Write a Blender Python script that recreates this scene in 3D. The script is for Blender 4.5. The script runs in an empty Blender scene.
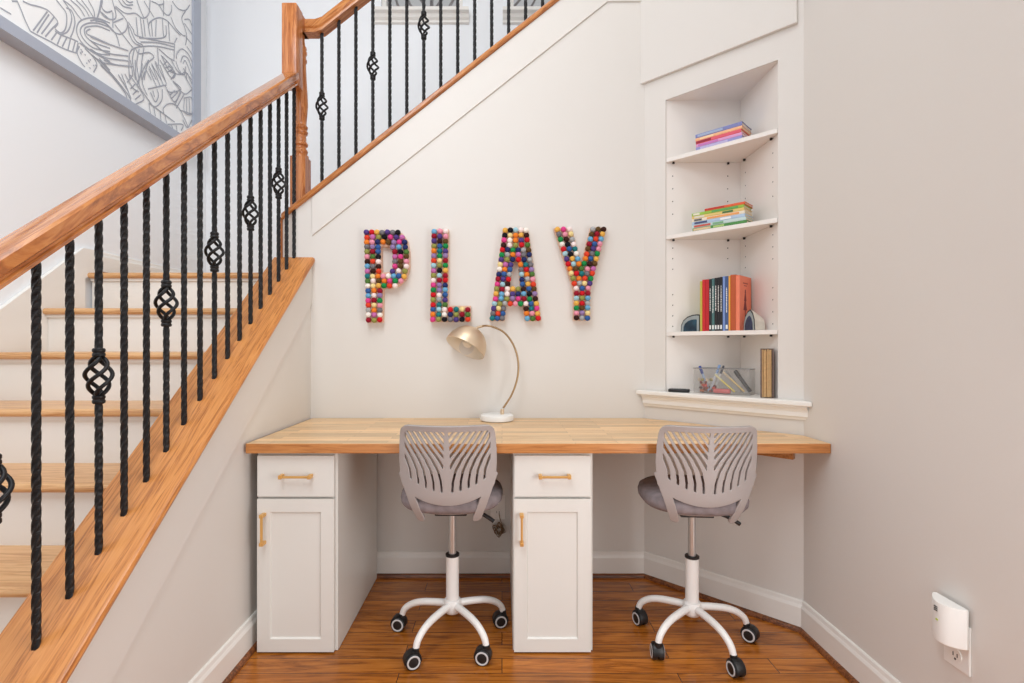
import bpy, bmesh, math, random
from mathutils import Vector, Matrix
random.seed(7)
R = math.radians
PI = math.pi
scene = bpy.context.scene
COL = scene.collection

# ------------------------------------------------------------------ camera
CX, CY, F, EYE = 502.0, 345.5, 510.0, 1.12
cd = bpy.data.cameras.new('camera')
cam = bpy.data.objects.new('camera', cd)
COL.objects.link(cam)
cam.location = (0, 0, EYE)
cam.rotation_euler = (R(90), 0, 0)
cd.sensor_width = 36.0
cd.lens = F / 1024 * 36
cd.shift_x = (512 - CX) / 1024
cd.shift_y = (CY - 341.5) / 1024
cd.clip_start = 0.02
scene.camera = cam

# ------------------------------------------------------------------ light
w = bpy.data.worlds.new('world')
scene.world = w
w.use_nodes = True
bg = w.node_tree.nodes['Background']
bg.inputs[0].default_value = (0.96, 0.98, 1.0, 1)
bg.inputs[1].default_value = 0.48
def area(name, loc, target, size, size_y, watt, color):
    d = bpy.data.lights.new(name, 'AREA')
    d.shape = 'RECTANGLE'; d.size = size; d.size_y = size_y
    d.energy = watt; d.color = color
    o = bpy.data.objects.new(name, d)
    COL.objects.link(o)
    o.location = loc
    o.rotation_euler = (Vector(target) - Vector(loc)).to_track_quat('-Z', 'Y').to_euler()
    return o
area('overhead_fill', (0.1, 0.9, 4.6), (0.1, 0.9, 0), 1.6, 1.6, 34, (0.95, 0.985, 1.0))  # added fill from above; no ceiling fixture is known here
area('low_right_fill', (1.10, 0.55, 0.72), (-0.93, 0.95, 0.55), 1.0, 1.3, 21, (0.97, 0.99, 1.0))  # added low fill beside the windowless right wall, lifts the knee wall
area('low_left_fill', (-0.7, -0.6, 0.6), (1.18, 1.0, 0.6), 1.0, 1.0, 8, (1.0, 0.99, 1.0))  # extra unseen fill for the lower right wall, no window behind it
area('stairwell_fill', (-0.75, 0.1, 3.3), (-2.03, 1.6, 1.9), 1.0, 1.4, 47, (0.86, 0.94, 1.0))  # cool fill added to brighten the stairwell wall, not an actual skylight
vs = scene.view_settings
vs.view_transform = 'Standard'
vs.look = 'None'
vs.gamma = 1.0
vs.use_curve_mapping = False
vs.exposure = -0.06

# ------------------------------------------------------------------ helpers
def s2l(c):
    return tuple(((v / 255) / 12.92 if v / 255 <= 0.04045 else ((v / 255 + 0.055) / 1.055) ** 2.4) for v in c) + (1.0,)

def P(px, py, Y):
    """point of the place seen at photo position px,py on depth Y"""
    return Vector(((px - CX) / F * Y, Y, EYE - (py - CY) / F * Y))

def tag(o, label=None, cat=None, group=None, kind=None):
    if label: o['label'] = label
    if cat: o['category'] = cat
    if group: o['group'] = group
    if kind: o['kind'] = kind
    return o

def empty(name, loc=(0, 0, 0), rz=0, label=None, cat=None, group=None):
    o = bpy.data.objects.new(name, None)
    COL.objects.link(o)
    o.location = loc; o.rotation_euler = (0, 0, rz)
    o.empty_display_size = 0.05
    return tag(o, label, cat, group)

def link(name, me, parent=None):
    o = bpy.data.objects.new(name, me)
    COL.objects.link(o)
    if parent: o.parent = parent
    return o

def copy_tree(o, parent=None):
    c = o.copy()
    COL.objects.link(c)
    if parent: c.parent = parent
    for ch in list(o.children):
        copy_tree(ch, c)
    return c

class MB:
    def __init__(self):
        self.bm = bmesh.new()
        self.mi = 0
    def _f(self, vs_):
        try:
            f = self.bm.faces.new(vs_)
            f.material_index = self.mi
            return f
        except ValueError:
            return None
    def box(self, x0, x1, y0, y1, z0, z1, M=None):
        c = [Vector((x, y, z)) for z in (z0, z1) for y in (y0, y1) for x in (x0, x1)]
        if M: c = [M @ v for v in c]
        v = [self.bm.verts.new(p) for p in c]
        for q in ((0, 2, 3, 1), (4, 5, 7, 6), (0, 1, 5, 4), (2, 6, 7, 3), (0, 4, 6, 2), (1, 3, 7, 5)):
            self._f([v[i] for i in q])
        return self
    def prism(self, pts, vec):
        """closed polygon of 3d points extruded by vec"""
        vec = Vector(vec)
        a = [self.bm.verts.new(Vector(p)) for p in pts]
        b = [self.bm.verts.new(Vector(p) + vec) for p in pts]
        n = len(pts)
        self._f(a[::-1]); self._f(b)
        for i in range(n):
            self._f([a[i], a[(i + 1) % n], b[(i + 1) % n], b[i]])
        return self
    def loft(self, rings, cap=True, closed=True):
        rv = [[self.bm.verts.new(Vector(p)) for p in r] for r in rings]
        n = len(rv[0])
        for a, b in zip(rv[:-1], rv[1:]):
            for i in range(n if closed else n - 1):
                self._f([a[i], a[(i + 1) % n], b[(i + 1) % n], b[i]])
        if cap:
            self._f(rv[0][::-1]); self._f(rv[-1])
        return self
    def tube(self, pts, r, seg=10, cap=True):
        pts = [Vector(p) for p in pts]
        n = len(pts)
        rs = r if isinstance(r, (list, tuple)) else [r] * n
        rings = []
        up = None
        for i, p in enumerate(pts):
            t = (pts[min(i + 1, n - 1)] - pts[max(i - 1, 0)]).normalized()
            if up is None:
                up = Vector((0, 0, 1)) if abs(t.z) < 0.9 else Vector((1, 0, 0))
            a = t.cross(up).normalized()
            b = a.cross(t).normalized()
            up = b
            rings.append([p + (a * math.cos(2 * PI * k / seg) + b * math.sin(2 * PI * k / seg)) * rs[i] for k in range(seg)])
        return self.loft(rings, cap)
    def lathe(self, prof, c=(0, 0, 0), seg=24, M=None, cap=True):
        c = Vector(c)
        rings = []
        for (r, z) in prof:
            ring = [Vector((max(r, 1e-5) * math.cos(2 * PI * k / seg), max(r, 1e-5) * math.sin(2 * PI * k / seg), z)) for k in range(seg)]
            rings.append([(M @ v if M else v) + c for v in ring])
        return self.loft(rings, cap)
    def ball(self, c, rx, ry=None, rz=None, sub=2):
        ry = ry or rx; rz = rz or rx
        M = Matrix.Translation(Vector(c)) @ Matrix.Diagonal((rx, ry, rz, 1))
        r = bmesh.ops.create_icosphere(self.bm, subdivisions=sub, radius=1, matrix=M)
        for v in r['verts']:
            for f in v.link_faces: f.material_index = self.mi
        return self
    def bevel(self, width, seg=2, angle=30):
        bmesh.ops.recalc_face_normals(self.bm, faces=self.bm.faces)
        ed = [e for e in self.bm.edges if len(e.link_faces) == 2 and e.calc_face_angle(0) > R(angle)]
        bmesh.ops.bevel(self.bm, geom=ed, offset=width, segments=seg, profile=0.5, affect='EDGES', clamp_overlap=True)
        return self
    def mesh(self, name, mats, smooth=False):
        bmesh.ops.recalc_face_normals(self.bm, faces=self.bm.faces)
        me = bpy.data.meshes.new(name)
        self.bm.to_mesh(me); self.bm.free()
        for m in (mats if isinstance(mats, (list, tuple)) else [mats]):
            me.materials.append(m)
        if smooth:
            for p in me.polygons: p.use_smooth = True
            if smooth != 'all':
                me.set_sharp_from_angle(angle=R(38))
        return me
    def build(self, name, mats, parent=None, smooth=False):
        return link(name, self.mesh(name, mats, smooth), parent)

def catmull(pts, n=6):
    pts = [Vector(p) for p in pts]
    if len(pts) < 3: return pts
    out = []
    ext = [pts[0] * 2 - pts[1]] + pts + [pts[-1] * 2 - pts[-2]]
    for i in range(1, len(ext) - 2):
        p0, p1, p2, p3 = ext[i - 1:i + 3]
        for k in range(n):
            t = k / n
            out.append(0.5 * ((2 * p1) + (p2 - p0) * t + (2 * p0 - 5 * p1 + 4 * p2 - p3) * t * t + (3 * p1 - p0 - 3 * p2 + p3) * t ** 3))
    out.append(pts[-1])
    return out

# ------------------------------------------------------------------ materials
def newmat(name):
    m = bpy.data.materials.new(name)
    m.use_nodes = True
    nt = m.node_tree
    return m, nt, nt.nodes['Principled BSDF']

def plain(name, rgb, rough=0.5, metal=0.0, bump=0.0, bscale=200, var=0.0, vscale=30, spec=0.5):
    m, nt, b = newmat(name)
    c = s2l(rgb)
    b.inputs['Roughness'].default_value = rough
    b.inputs['Metallic'].default_value = metal
    b.inputs['Specular IOR Level'].default_value = spec
    b.inputs['Base Color'].default_value = c
    tc = nt.nodes.new('ShaderNodeTexCoord')
    if var:
        no = nt.nodes.new('ShaderNodeTexNoise'); no.inputs['Scale'].default_value = vscale
        no.inputs['Detail'].default_value = 4
        nt.links.new(tc.outputs['Object'], no.inputs['Vector'])
        mx = nt.nodes.new('ShaderNodeMix'); mx.data_type = 'RGBA'
        mx.inputs[6].default_value = tuple(max(0, v * (1 - var)) for v in c[:3]) + (1,)
        mx.inputs[7].default_value = tuple(min(1, v * (1 + var)) for v in c[:3]) + (1,)
        nt.links.new(no.outputs['Fac'], mx.inputs[0])
        nt.links.new(mx.outputs[2], b.inputs['Base Color'])
    if bump:
        n2 = nt.nodes.new('ShaderNodeTexNoise'); n2.inputs['Scale'].default_value = bscale
        n2.inputs['Detail'].default_value = 3
        nt.links.new(tc.outputs['Object'], n2.inputs['Vector'])
        bp = nt.nodes.new('ShaderNodeBump'); bp.inputs['Strength'].default_value = bump
        bp.inputs['Distance'].default_value = 0.004
        nt.links.new(n2.outputs['Fac'], bp.inputs['Height'])
        nt.links.new(bp.outputs['Normal'], b.inputs['Normal'])
    return m

def wood(name, light, mid, dark, rough=0.35, stretch=(2.0, 40, 40), rot=(0, 0, 0), planks=None, contrast=0.5, gscale=1.0, tint=0.25, seam=0.0015):
    """grain runs along the local axis with the small stretch; planks=(length,row)"""
    m, nt, b = newmat(name)
    N, L = nt.nodes, nt.links
    tc = N.new('ShaderNodeTexCoord')
    rt = N.new('ShaderNodeMapping'); rt.inputs['Rotation'].default_value = rot
    L.new(tc.outputs['Object'], rt.inputs['Vector'])
    vec = rt.outputs['Vector']
    plank_fac = None
    if planks:
        br = N.new('ShaderNodeTexBrick')
        br.offset = 0.37; br.offset_frequency = 2; br.squash = 1.0
        br.inputs['Scale'].default_value = 1.0
        br.inputs['Brick Width'].default_value = planks[0]
        br.inputs['Row Height'].default_value = planks[1]
        br.inputs['Mortar Size'].default_value = seam
        br.inputs['Mortar Smooth'].default_value = 0.2
        br.inputs['Color1'].default_value = (0, 0, 0, 1)
        br.inputs['Color2'].default_value = (1, 1, 1, 1)
        br.inputs['Mortar'].default_value = (0, 0, 0, 1)
        L.new(vec, br.inputs['Vector'])
        plank_fac = br
        # each board gets its own piece of grain
        ad = N.new('ShaderNodeVectorMath'); ad.operation = 'MULTIPLY_ADD'
        L.new(br.outputs['Color'], ad.inputs[0])
        ad.inputs[1].default_value = (3.1, 1.7, 5.3)
        L.new(vec, ad.inputs[2])
        vec = ad.outputs['Vector']
    mp = N.new('ShaderNodeMapping'); mp.inputs['Scale'].default_value = stretch
    L.new(vec, mp.inputs['Vector'])
    n1 = N.new('ShaderNodeTexNoise'); n1.inputs['Scale'].default_value = 1.0 * gscale
    n1.inputs['Detail'].default_value = 8; n1.inputs['Roughness'].default_value = 0.62
    n1.inputs['Distortion'].default_value = 1.2
    L.new(mp.outputs['Vector'], n1.inputs['Vector'])
    wv = N.new('ShaderNodeMath'); wv.operation = 'PINGPONG'
    ml = N.new('ShaderNodeMath'); ml.operation = 'MULTIPLY'; ml.inputs[1].default_value = 9.0
    L.new(n1.outputs['Fac'], ml.inputs[0])
    L.new(ml.outputs[0], wv.inputs[0]); wv.inputs[1].default_value = 1.0
    n2 = N.new('ShaderNodeTexNoise'); n2.inputs['Scale'].default_value = 4.0 * gscale
    n2.inputs['Detail'].default_value = 6
    L.new(mp.outputs['Vector'], n2.inputs['Vector'])
    av = N.new('ShaderNodeMath'); av.operation = 'MULTIPLY_ADD'
    L.new(wv.outputs[0], av.inputs[0]); av.inputs[1].default_value = 0.45
    hm = N.new('ShaderNodeMath'); hm.operation = 'MULTIPLY'; hm.inputs[1].default_value = 0.55
    L.new(n2.outputs['Fac'], hm.inputs[0]); L.new(hm.outputs[0], av.inputs[2])
    cr = N.new('ShaderNodeValToRGB')
    e = cr.color_ramp.elements
    e[0].position = 0.5 - contrast * 0.45; e[0].color = s2l(dark)
    e[1].position = 0.5 + contrast * 0.45; e[1].color = s2l(light)
    em = e.new(0.5 - contrast * 0.05); em.color = s2l(mid)
    L.new(av.outputs[0], cr.inputs['Fac'])
    out = cr.outputs['Color']
    if plank_fac:
        mr = N.new('ShaderNodeMapRange')
        mr.inputs['To Min'].default_value = 1 - tint; mr.inputs['To Max'].default_value = 1 + tint * 0.6
        L.new(plank_fac.outputs['Color'], mr.inputs['Value'])
        mu = N.new('ShaderNodeMix'); mu.data_type = 'RGBA'; mu.blend_type = 'MULTIPLY'
        mu.inputs[0].default_value = 1.0
        L.new(out, mu.inputs[6]); L.new(mr.outputs['Result'], mu.inputs[7])
        mo = N.new('ShaderNodeMix'); mo.data_type = 'RGBA'
        mo.inputs[7].default_value = tuple(v * 0.45 for v in s2l(dark)[:3]) + (1,)
        L.new(mu.outputs[2], mo.inputs[6])
        L.new(plank_fac.outputs['Fac'], mo.inputs[0])
        out = mo.outputs[2]
    L.new(out, b.inputs['Base Color'])
    b.inputs['Roughness'].default_value = rough
    bp = N.new('ShaderNodeBump'); bp.inputs['Strength'].default_value = 0.08; bp.inputs['Distance'].default_value = 0.002
    L.new(av.outputs[0], bp.inputs['Height']); L.new(bp.outputs['Normal'], b.inputs['Normal'])
    if rough <= 0.2:
        b.inputs['Coat Weight'].default_value = 0.6; b.inputs['Coat Roughness'].default_value = 0.08
    return m

M = {}
M['wall'] = plain('wall_paint', (224, 219, 213), 0.55, bump=0.03, bscale=260)
M['stairwall'] = plain('stairwell_paint', (246, 248, 251), 0.45, bump=0.03, bscale=260)
M['ceil'] = plain('ceiling_paint', (242, 240, 236), 0.8, bump=0.03)
M['trim'] = plain('trim_paint', (240, 236, 230), 0.35, bump=0.01)
M['niche'] = plain('bookcase_paint', (238, 232, 226), 0.4, bump=0.01)
M['cab'] = plain('cabinet_paint', (226, 223, 217), 0.38, bump=0.01)
M['floor'] = wood('oak_floor', (206, 130, 52), (174, 100, 32), (88, 42, 12), 0.22, (1.6, 22, 22), planks=(0.95, 0.083), contrast=0.95, tint=0.2)
M['shoe'] = wood('shoe_moulding_oak', (150, 92, 52), (126, 72, 38), (84, 46, 24), 0.35, (3, 50, 50))
M['oak'] = wood('oak_tread', (228, 182, 132), (214, 164, 112), (180, 122, 74), 0.3, (2.0, 45, 45), contrast=0.7)
M['oakcap'] = wood('oak_cap', (220, 152, 86), (204, 132, 68), (146, 82, 34), 0.32, (50, 2.2, 22), rot=(R(-38), 0, 0), contrast=0.8)
M['oakrail'] = wood('oak_rail', (206, 138, 76), (184, 112, 56), (140, 78, 36), 0.2, (60, 3.0, 12), rot=(R(-38), 0, 0), contrast=0.7)
M['oakupper'] = wood('oak_upper_rail', (206, 140, 82), (188, 118, 62), (146, 84, 42), 0.25, (3.0, 60, 20), rot=(0, R(38), 0), contrast=0.7)
M['oakpost'] = wood('oak_newel', (206, 136, 80), (186, 112, 60), (146, 80, 40), 0.25, (50, 50, 3.0), contrast=0.7)
M['butcher'] = wood('butcher_block', (240, 206, 160), (232, 192, 142), (202, 152, 100), 0.32, (2.2, 34, 34), planks=(0.42, 0.041), contrast=0.85, tint=0.24, seam=0.0006)
M['butcheredge'] = wood('butcher_block_edge', (206, 142, 82), (192, 126, 68), (160, 96, 46), 0.35, (2.2, 50, 50), contrast=0.75)
M['iron'] = plain('wrought_iron', (38, 37, 38), 0.42, 0.6, bump=0.15, bscale=120)
M['brass'] = plain('brushed_brass', (232, 184, 112), 0.35, 0.75, bump=0.04, bscale=300)
M['gold'] = plain('champagne_gold', (222, 200, 172), 0.42, 0.8, bump=0.03, bscale=300)
M['armgold'] = plain('antique_gold', (176, 148, 112), 0.35, 0.85)
M['shadein'] = plain('lamp_shade_lining', (240, 230, 214), 0.5)
M['marble'] = plain('white_marble', (240, 238, 234), 0.25, var=0.05, vscale=18)
M['chairgrey'] = plain('grey_plastic', (172, 163, 160), 0.42, bump=0.02, bscale=300)
M['fabric'] = plain('grey_velvet', (140, 130, 132), 0.95, bump=0.3, bscale=400, var=0.42, vscale=34, spec=0.2)
M['chairwhite'] = plain('white_steel', (238, 234, 230), 0.3)
M['chrome'] = plain('chrome', (200, 198, 196), 0.28, 0.8)
M['black'] = plain('black_plastic', (26, 25, 26), 0.4)
M['ring'] = plain('caster_ring_grey', (206, 204, 204), 0.4)
M['frame'] = plain('picture_frame_grey', (172, 178, 192), 0.3, bump=0.02)
M['canvas'] = plain('canvas_white', (248, 248, 248), 0.5)
M['ink'] = plain('ink_grey', (168, 171, 181), 0.9)
M['white'] = plain('white_plastic', (240, 238, 234), 0.35)
M['dark'] = plain('dark_slot', (40, 36, 34), 0.7)
M['pages'] = plain('book_pages', (226, 208, 182), 0.8, var=0.12, vscale=220)
M['oldpages'] = plain('aged_pages', (214, 176, 126), 0.8, var=0.3, vscale=120)
M['spinewhite'] = plain('spine_lettering_white', (235, 235, 232), 0.6)
M['led'] = plain('led_green', (190, 214, 60), 0.3)
M['cord'] = plain('brown_cord', (132, 106, 80), 0.6)
def glass(name, col=(0.96, 0.95, 0.95, 1), rough=0.02, alpha_mix=0.75):
    m, nt, b = newmat(name)
    b.inputs['Base Color'].default_value = col
    b.inputs['Roughness'].default_value = rough
    b.inputs['Transmission Weight'].default_value = 1.0
    b.inputs['IOR'].default_value = 1.1
    return m
M['glass'] = glass('window_glass')
def thin_clear(name):
    m, nt, b = newmat(name)
    tr_ = nt.nodes.new('ShaderNodeBsdfTransparent'); tr_.inputs[0].default_value = (0.95, 0.945, 0.94, 1)
    mx = nt.nodes.new('ShaderNodeMixShader'); mx.inputs[0].default_value = 0.06
    b.inputs['Base Color'].default_value = (0.85, 0.84, 0.83, 1); b.inputs['Roughness'].default_value = 0.08
    nt.links.new(tr_.outputs[0], mx.inputs[1]); nt.links.new(b.outputs[0], mx.inputs[2])
    nt.links.new(mx.outputs[0], nt.nodes['Material Output'].inputs['Surface'])
    return m
M['acrylic'] = thin_clear('clear_acrylic')
COLS = {}
def flat(rgb, rough=0.5):
    k = (rgb, rough)
    if k not in COLS:
        COLS[k] = plain('paint_%02x%02x%02x' % rgb, rgb, rough, var=0.06, vscale=60)
    return COLS[k]

# ------------------------------------------------------------------ dimensions
XL, XR, YB = -0.93, 1.183, 2.48           # knee wall, right wall, back wall
D0, D1 = Vector((0.692, YB, 0)), Vector((XR, 2.0, 0))
U = (D1 - D0).normalized()
NIN = Vector((U.y, -U.x, 0)) * 1.0          # towards the room
if NIN.y > 0: NIN = -NIN
DL = (D1 - D0).length
def D(t, d, z):
    """t along the diagonal wall, d in front of it (negative = into the niche)"""
    p = D0 + U * t + NIN * d
    return Vector((p.x, p.y, z))
SL = 0.787
CAPZ = -0.402                               # top of lower cap: CAPZ + SL*Y
UP = 0.792
def capz(y): return CAPZ + SL * y
def uz(x): return 1.735 + UP * (x + 1.061)  # lower front edge of the upper cap
XW, YW = -2.03, 3.5                          # stairwell left wall, landing wall
TOP = 5.0

# ------------------------------------------------------------------ setting
def struct(name, mb, mat, parent=None, smooth=False):
    o = mb.build(name, mat, parent, smooth)
    if not parent: o['kind'] = 'structure'
    return o

struct('floor', MB().box(-2.2, 1.35, -2.6, 2.7, -0.1, 0), M['floor'])
struct('ceiling', MB().box(-2.2, 2.6, -2.6, 3.7, TOP, TOP + 0.1), M['ceil'])
# back wall under the upper flight
xe = -1.066
pts = [(xe, YB, 0), (0.80, YB, 0), (0.80, YB, uz(0.80) - 0.002), (xe, YB, uz(xe) - 0.002)]
pts = [(xe, YB, 0), (1.30, YB, 0), (1.30, YB, uz(1.30)), (xe, YB, uz(xe))]
wb = MB().prism(pts, (0, 0.17, 0))
struct('wall_back', wb, M['wall'])
# diagonal wall with the bookcase opening (face plus returns)
NT0, NT1, NZ0, NZ1 = 0.110, 0.5945, 0.885, 2.277
d = MB()
TW = 0.008
def slab(t0, t1, z0, z1, f=0.0, b=-TW):
    d.prism([D(t0, f, z0), D(t1, f, z0), D(t1, f, z1), D(t0, f, z1)], tuple(NIN * (b - f)))
slab(0, NT0, 0, 3.7); slab(NT1, DL, 0, 3.7); slab(NT0, NT1, 0, NZ0); slab(NT0, NT1, NZ1, 3.7)
struct('wall_diagonal', d, M['wall'])
struct('wall_right', MB().box(XR, XR + 0.12, -2.6, YB - 0.001, 0, TOP), M['wall'])
# knee wall under the lower flight
y0 = 0.52
pts = [(XL, y0, 0), (XL, YB, 0), (XL, YB, capz(YB) - 0.03), (XL, y0, capz(y0) - 0.03)]
struct('wall_left', MB().prism(pts, (-0.15, 0, 0)), M['wall'])
struct('wall_stairwell', MB().box(XW - 0.12, XW, -2.6, YW, 0, TOP), M['stairwall'])
# landing wall with two window openings
WZ0, WZ1 = 3.402, 4.5
wins = [(-0.83, -0.27), (0.05, 0.61)]
lw = MB()
xs = [XW - 0.12, wins[0][0], wins[0][1], wins[1][0], wins[1][1], 2.6]
for i in range(5):
    if i % 2 == 0:
        lw.box(xs[i], xs[i + 1], YW, YW + 0.12, 0, TOP)
    else:
        lw.box(xs[i], xs[i + 1], YW, YW + 0.12, 0, WZ0)
        lw.box(xs[i], xs[i + 1], YW, YW + 0.12, WZ1, TOP)
struct('wall_landing', lw, M['stairwall'])
for i, (a, b) in enumerate(wins):
    f = MB()
    f.box(a, a + 0.03, YW + 0.03, YW + 0.08, WZ0, WZ1); f.box(b - 0.03, b, YW + 0.03, YW + 0.08, WZ0, WZ1)
    f.box(a + 0.03, b - 0.03, YW + 0.03, YW + 0.08, WZ0, WZ0 + 0.012); f.box(a + 0.03, b - 0.03, YW + 0.03, YW + 0.08, WZ1 - 0.03, WZ1)
    wo = struct('window_%d' % (i + 1), f, M['trim'])
    MB().box(a + 0.03, b - 0.03, YW + 0.052, YW + 0.056, WZ0 + 0.012, WZ1 - 0.03).build('pane', M['glass'], wo)
    s = MB()
    pr = [(0, 0), (0.07, 0), (0.07, -0.022), (0.045, -0.03), (0.035, -0.05), (0.02, -0.062), (0.018, -0.075), (0, -0.08)]
    s.prism([(a - 0.045, YW - yy, WZ0 + zz) for yy, zz in pr], (b - a + 0.09, 0, 0))
    s.build('window_sill', M['trim'], wo)

# skirt trim boards under both caps
pts = [(XL, y0, capz(y0) - 0.03), (XL, YB, capz(YB) - 0.03), (XL, YB, capz(YB) - 0.225), (XL, y0, capz(y0) - 0.225)]
struct('trim_1', MB().prism(pts, (0.007, 0, 0)).bevel(0.002, 1), M['wall'])
xh = 0.514
pts = [(XL + 0.007, YB, uz(XL)), (xh, YB, uz(xh)), (0.70, YB, uz(0.70)), (0.70, YB, 2.79), (xh, YB, 2.79), (XL + 0.007, YB, 2.79 - UP * (xh - XL - 0.007))]
struct('trim_2', MB().prism(pts, (0, -0.007, 0)).bevel(0.002, 1), M['wall'])
# drywall header standing proud over the bookcase surround
h = MB()
h.prism([D(0.0, 0, 2.39), D(-0.0152, 0.015, 2.39), D(DL - 0.02, 0.015, 2.39), D(DL - 0.02, 0, 2.39)], (0, 0, 1.3))
struct('trim_3', h.bevel(0.003, 2), M['wall'])
# bookcase surround edges: thin casing strips beside the opening
# baseboards
def baseboard(name, a, b, n, mat=M['trim']):
    a, b, n = Vector(a), Vector(b), Vector(n).normalized()
    pr = [(0, 0), (0.014, 0), (0.014, 0.092), (0.011, 0.100), (0.009, 0.104), (0.007, 0.116), (0.004, 0.120), (0, 0.120)]
    o = struct(name, MB().prism([a + n * x + Vector((0, 0, z)) for x, z in pr], tuple(b - a)), mat)
    ps = [(0.014, 0)] + [(0.014 + 0.013 * math.cos(k * PI / 10), 0.018 * math.sin(k * PI / 10)) for k in range(6)]
    MB().prism([a + n * x + Vector((0, 0, z)) for x, z in ps], tuple(b - a)).build('shoe_moulding', M['shoe'], o)
    return o
baseboard('baseboard_left', (XL, y0, 0), (XL, YB, 0), (1, 0, 0))
baseboard('baseboard_back', (XL, YB, 0), (D0.x, YB, 0), (0, -1, 0))
baseboard('baseboard_diagonal', D0, D1, NIN)
baseboard('baseboard_right', (XR, D1.y + 0.006, 0), (XR, -2.6, 0), (-1, 0, 0))
LZ = 1.4755
baseboard('baseboard_landing', (XW, 2.56, LZ), (XW, YW, LZ), (1, 0, 0))
baseboard('baseboard_stairwell', (XW, YW, LZ), (xe, YW, LZ), (0, -1, 0))

# ------------------------------------------------------------------ staircase
st = empty('staircase', (-1.55, 1.26, 0), 0, 'oak and white staircase climbing to a landing behind the iron balusters', 'staircase')
def kid(o, root=st):
    o.parent = root
    o.matrix_parent_inverse = Matrix.Translation(root.location).inverted()
    return o
RUN, RISE = 0.2425, 0.191
TX0, TX1 = XW + 0.021, XL - 0.153
for j in range(1, 8):
    yy, zz = 2.472 - RUN * j, LZ - RISE * j
    t = MB()
    n = 8
    prof = [(yy + 0.014 - 0.014 * math.sin(k * PI / n), zz - 0.014 + 0.014 * math.cos(k * PI / n)) for k in range(n + 1)]
    prof += [(yy + RUN + 0.028, zz - 0.028), (yy + RUN + 0.028, zz)]
    t.prism([(TX0, a, b) for a, b in prof], (TX1 - TX0, 0, 0))
    kid(t.build('tread', M['oak'], None, True))
for j in range(0, 8):
    yy, zz = 2.472 - RUN * j, LZ - RISE * j
    zb = zz - RISE if j < 7 else 0.0
    r = MB().box(TX0, TX1, yy + 0.028, yy + 0.046, zb, zz - 0.0281)
    r.box(TX0, TX1, yy + 0.018, yy + 0.028, zz - 0.040, zz - 0.0281)
    kid(r.build('riser', M['trim']))
l = MB()
prof = [(2.472 + 0.014 - 0.014 * math.sin(k * PI / 8), LZ - 0.014 + 0.014 * math.cos(k * PI / 8)) for k in range(9)]
prof += [(YW - 0.002, LZ - 0.028), (YW - 0.002, LZ)]
l.prism([(XW + 0.0205, a, b) for a, b in prof], (TX1 - 0.002 - XW - 0.0205, 0, 0))
kid(l.build('landing', M['oak'], None, True))
# skirt board along the stairwell wall
sk = MB()
za = lambda y: -0.36 + SL * y
sk.prism([(XW + 0.001, 0.5, 0), (XW + 0.001, 2.46, 0), (XW + 0.001, 2.46, LZ - 0.03), (XW + 0.001, 2.56, LZ + 0.001), (XW + 0.001, 2.56, LZ + 0.118), (XW + 0.001, 2.45, za(2.45) + 0.02), (XW + 0.001, 0.5, za(0.5))], (0.019, 0, 0))
kid(sk.build('skirt_board', M['trim']))
# lower oak cap on the knee wall
c = MB()
cx0, cx1 = -1.107, -0.909
cap_ya, cap_yb = 0.5, YB - 0.001
ring = [(cx0, -0.03), (cx1 - 0.012, -0.03), (cx1 - 0.003, -0.026), (cx1, -0.015), (cx1 - 0.003, -0.004), (cx1 - 0.012, 0.0), (cx0, 0.0)]
c.loft([[(x, yv, capz(yv) + z) for x, z in ring] for yv in (cap_ya, cap_yb)])
tag(c.build('trim_4', M['oakcap'], None, True), kind='structure')
# upper oak cap
c = MB()
ua, ub = xe, 1.3
ring = [(2.66, 0.0), (2.47, 0.0), (2.462, 0.004), (2.46, 0.014), (2.462, 0.026), (2.47, 0.032), (2.66, 0.032)]
c.loft([[(x, yv, uz(x) + z) for yv, z in ring] for x in (ua, ub)])
tag(c.build('trim_5', M['oakupper'], None, True), kind='structure')
# upright oak board closing the end of the back wall
tag(MB().box(xe - 0.026, xe - 0.0005, YB - 0.012, YB + 0.175, capz(YB) - 0.02, uz(xe) + 0.01).bevel(0.003, 2).build('trim_6', M['oakpost']), kind='structure')

# ------------------------------------------------------------------ railing
NXc, NYc = -1.018, 2.575
rl = empty('stair_railing', (-1.01, 1.02, capz(1.02)), 0, 'oak handrail on black twisted iron balusters along the lower stairs, in front', 'railing')
ru = empty('stair_railing', (NXc, NYc, uz(NXc)), 0, 'upper oak railing with turned newel and iron balusters above the back wall', 'railing')
def rkid(o): return kid(o, rl)
def ukid(o): return kid(o, ru)
RB = 0.443
XB = -1.01
prof = [(-0.030, 0.0), (0.028, 0.0), (0.030, 0.010), (0.024, 0.014), (0.024, 0.020), (0.031, 0.028), (0.031, 0.059), (0.026, 0.0665), (0.010, 0.068),
        (-0.012, 0.068), (-0.028, 0.0665), (-0.033, 0.059), (-0.033, 0.028), (-0.026, 0.020), (-0.026, 0.014), (-0.032, 0.010)]
hr = MB()
hr.loft([[(XB + x, yv, RB + z + SL * yv) for x, z in prof] for yv in (0.5, 2.46)])
rkid(hr.build('handrail', M['oakrail'], None, True))
g = MB().box(XB - 0.042, XB + 0.030, 2.432, 2.512, 2.372, 2.757).bevel(0.005, 2)
rkid(g.build('rail_riser', M['oakpost'], None, True))
nw = MB()
nw.box(NXc - 0.037, NXc + 0.039, NYc - 0.038, NYc + 0.038, uz(NXc) + 0.0, 2.065)
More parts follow.
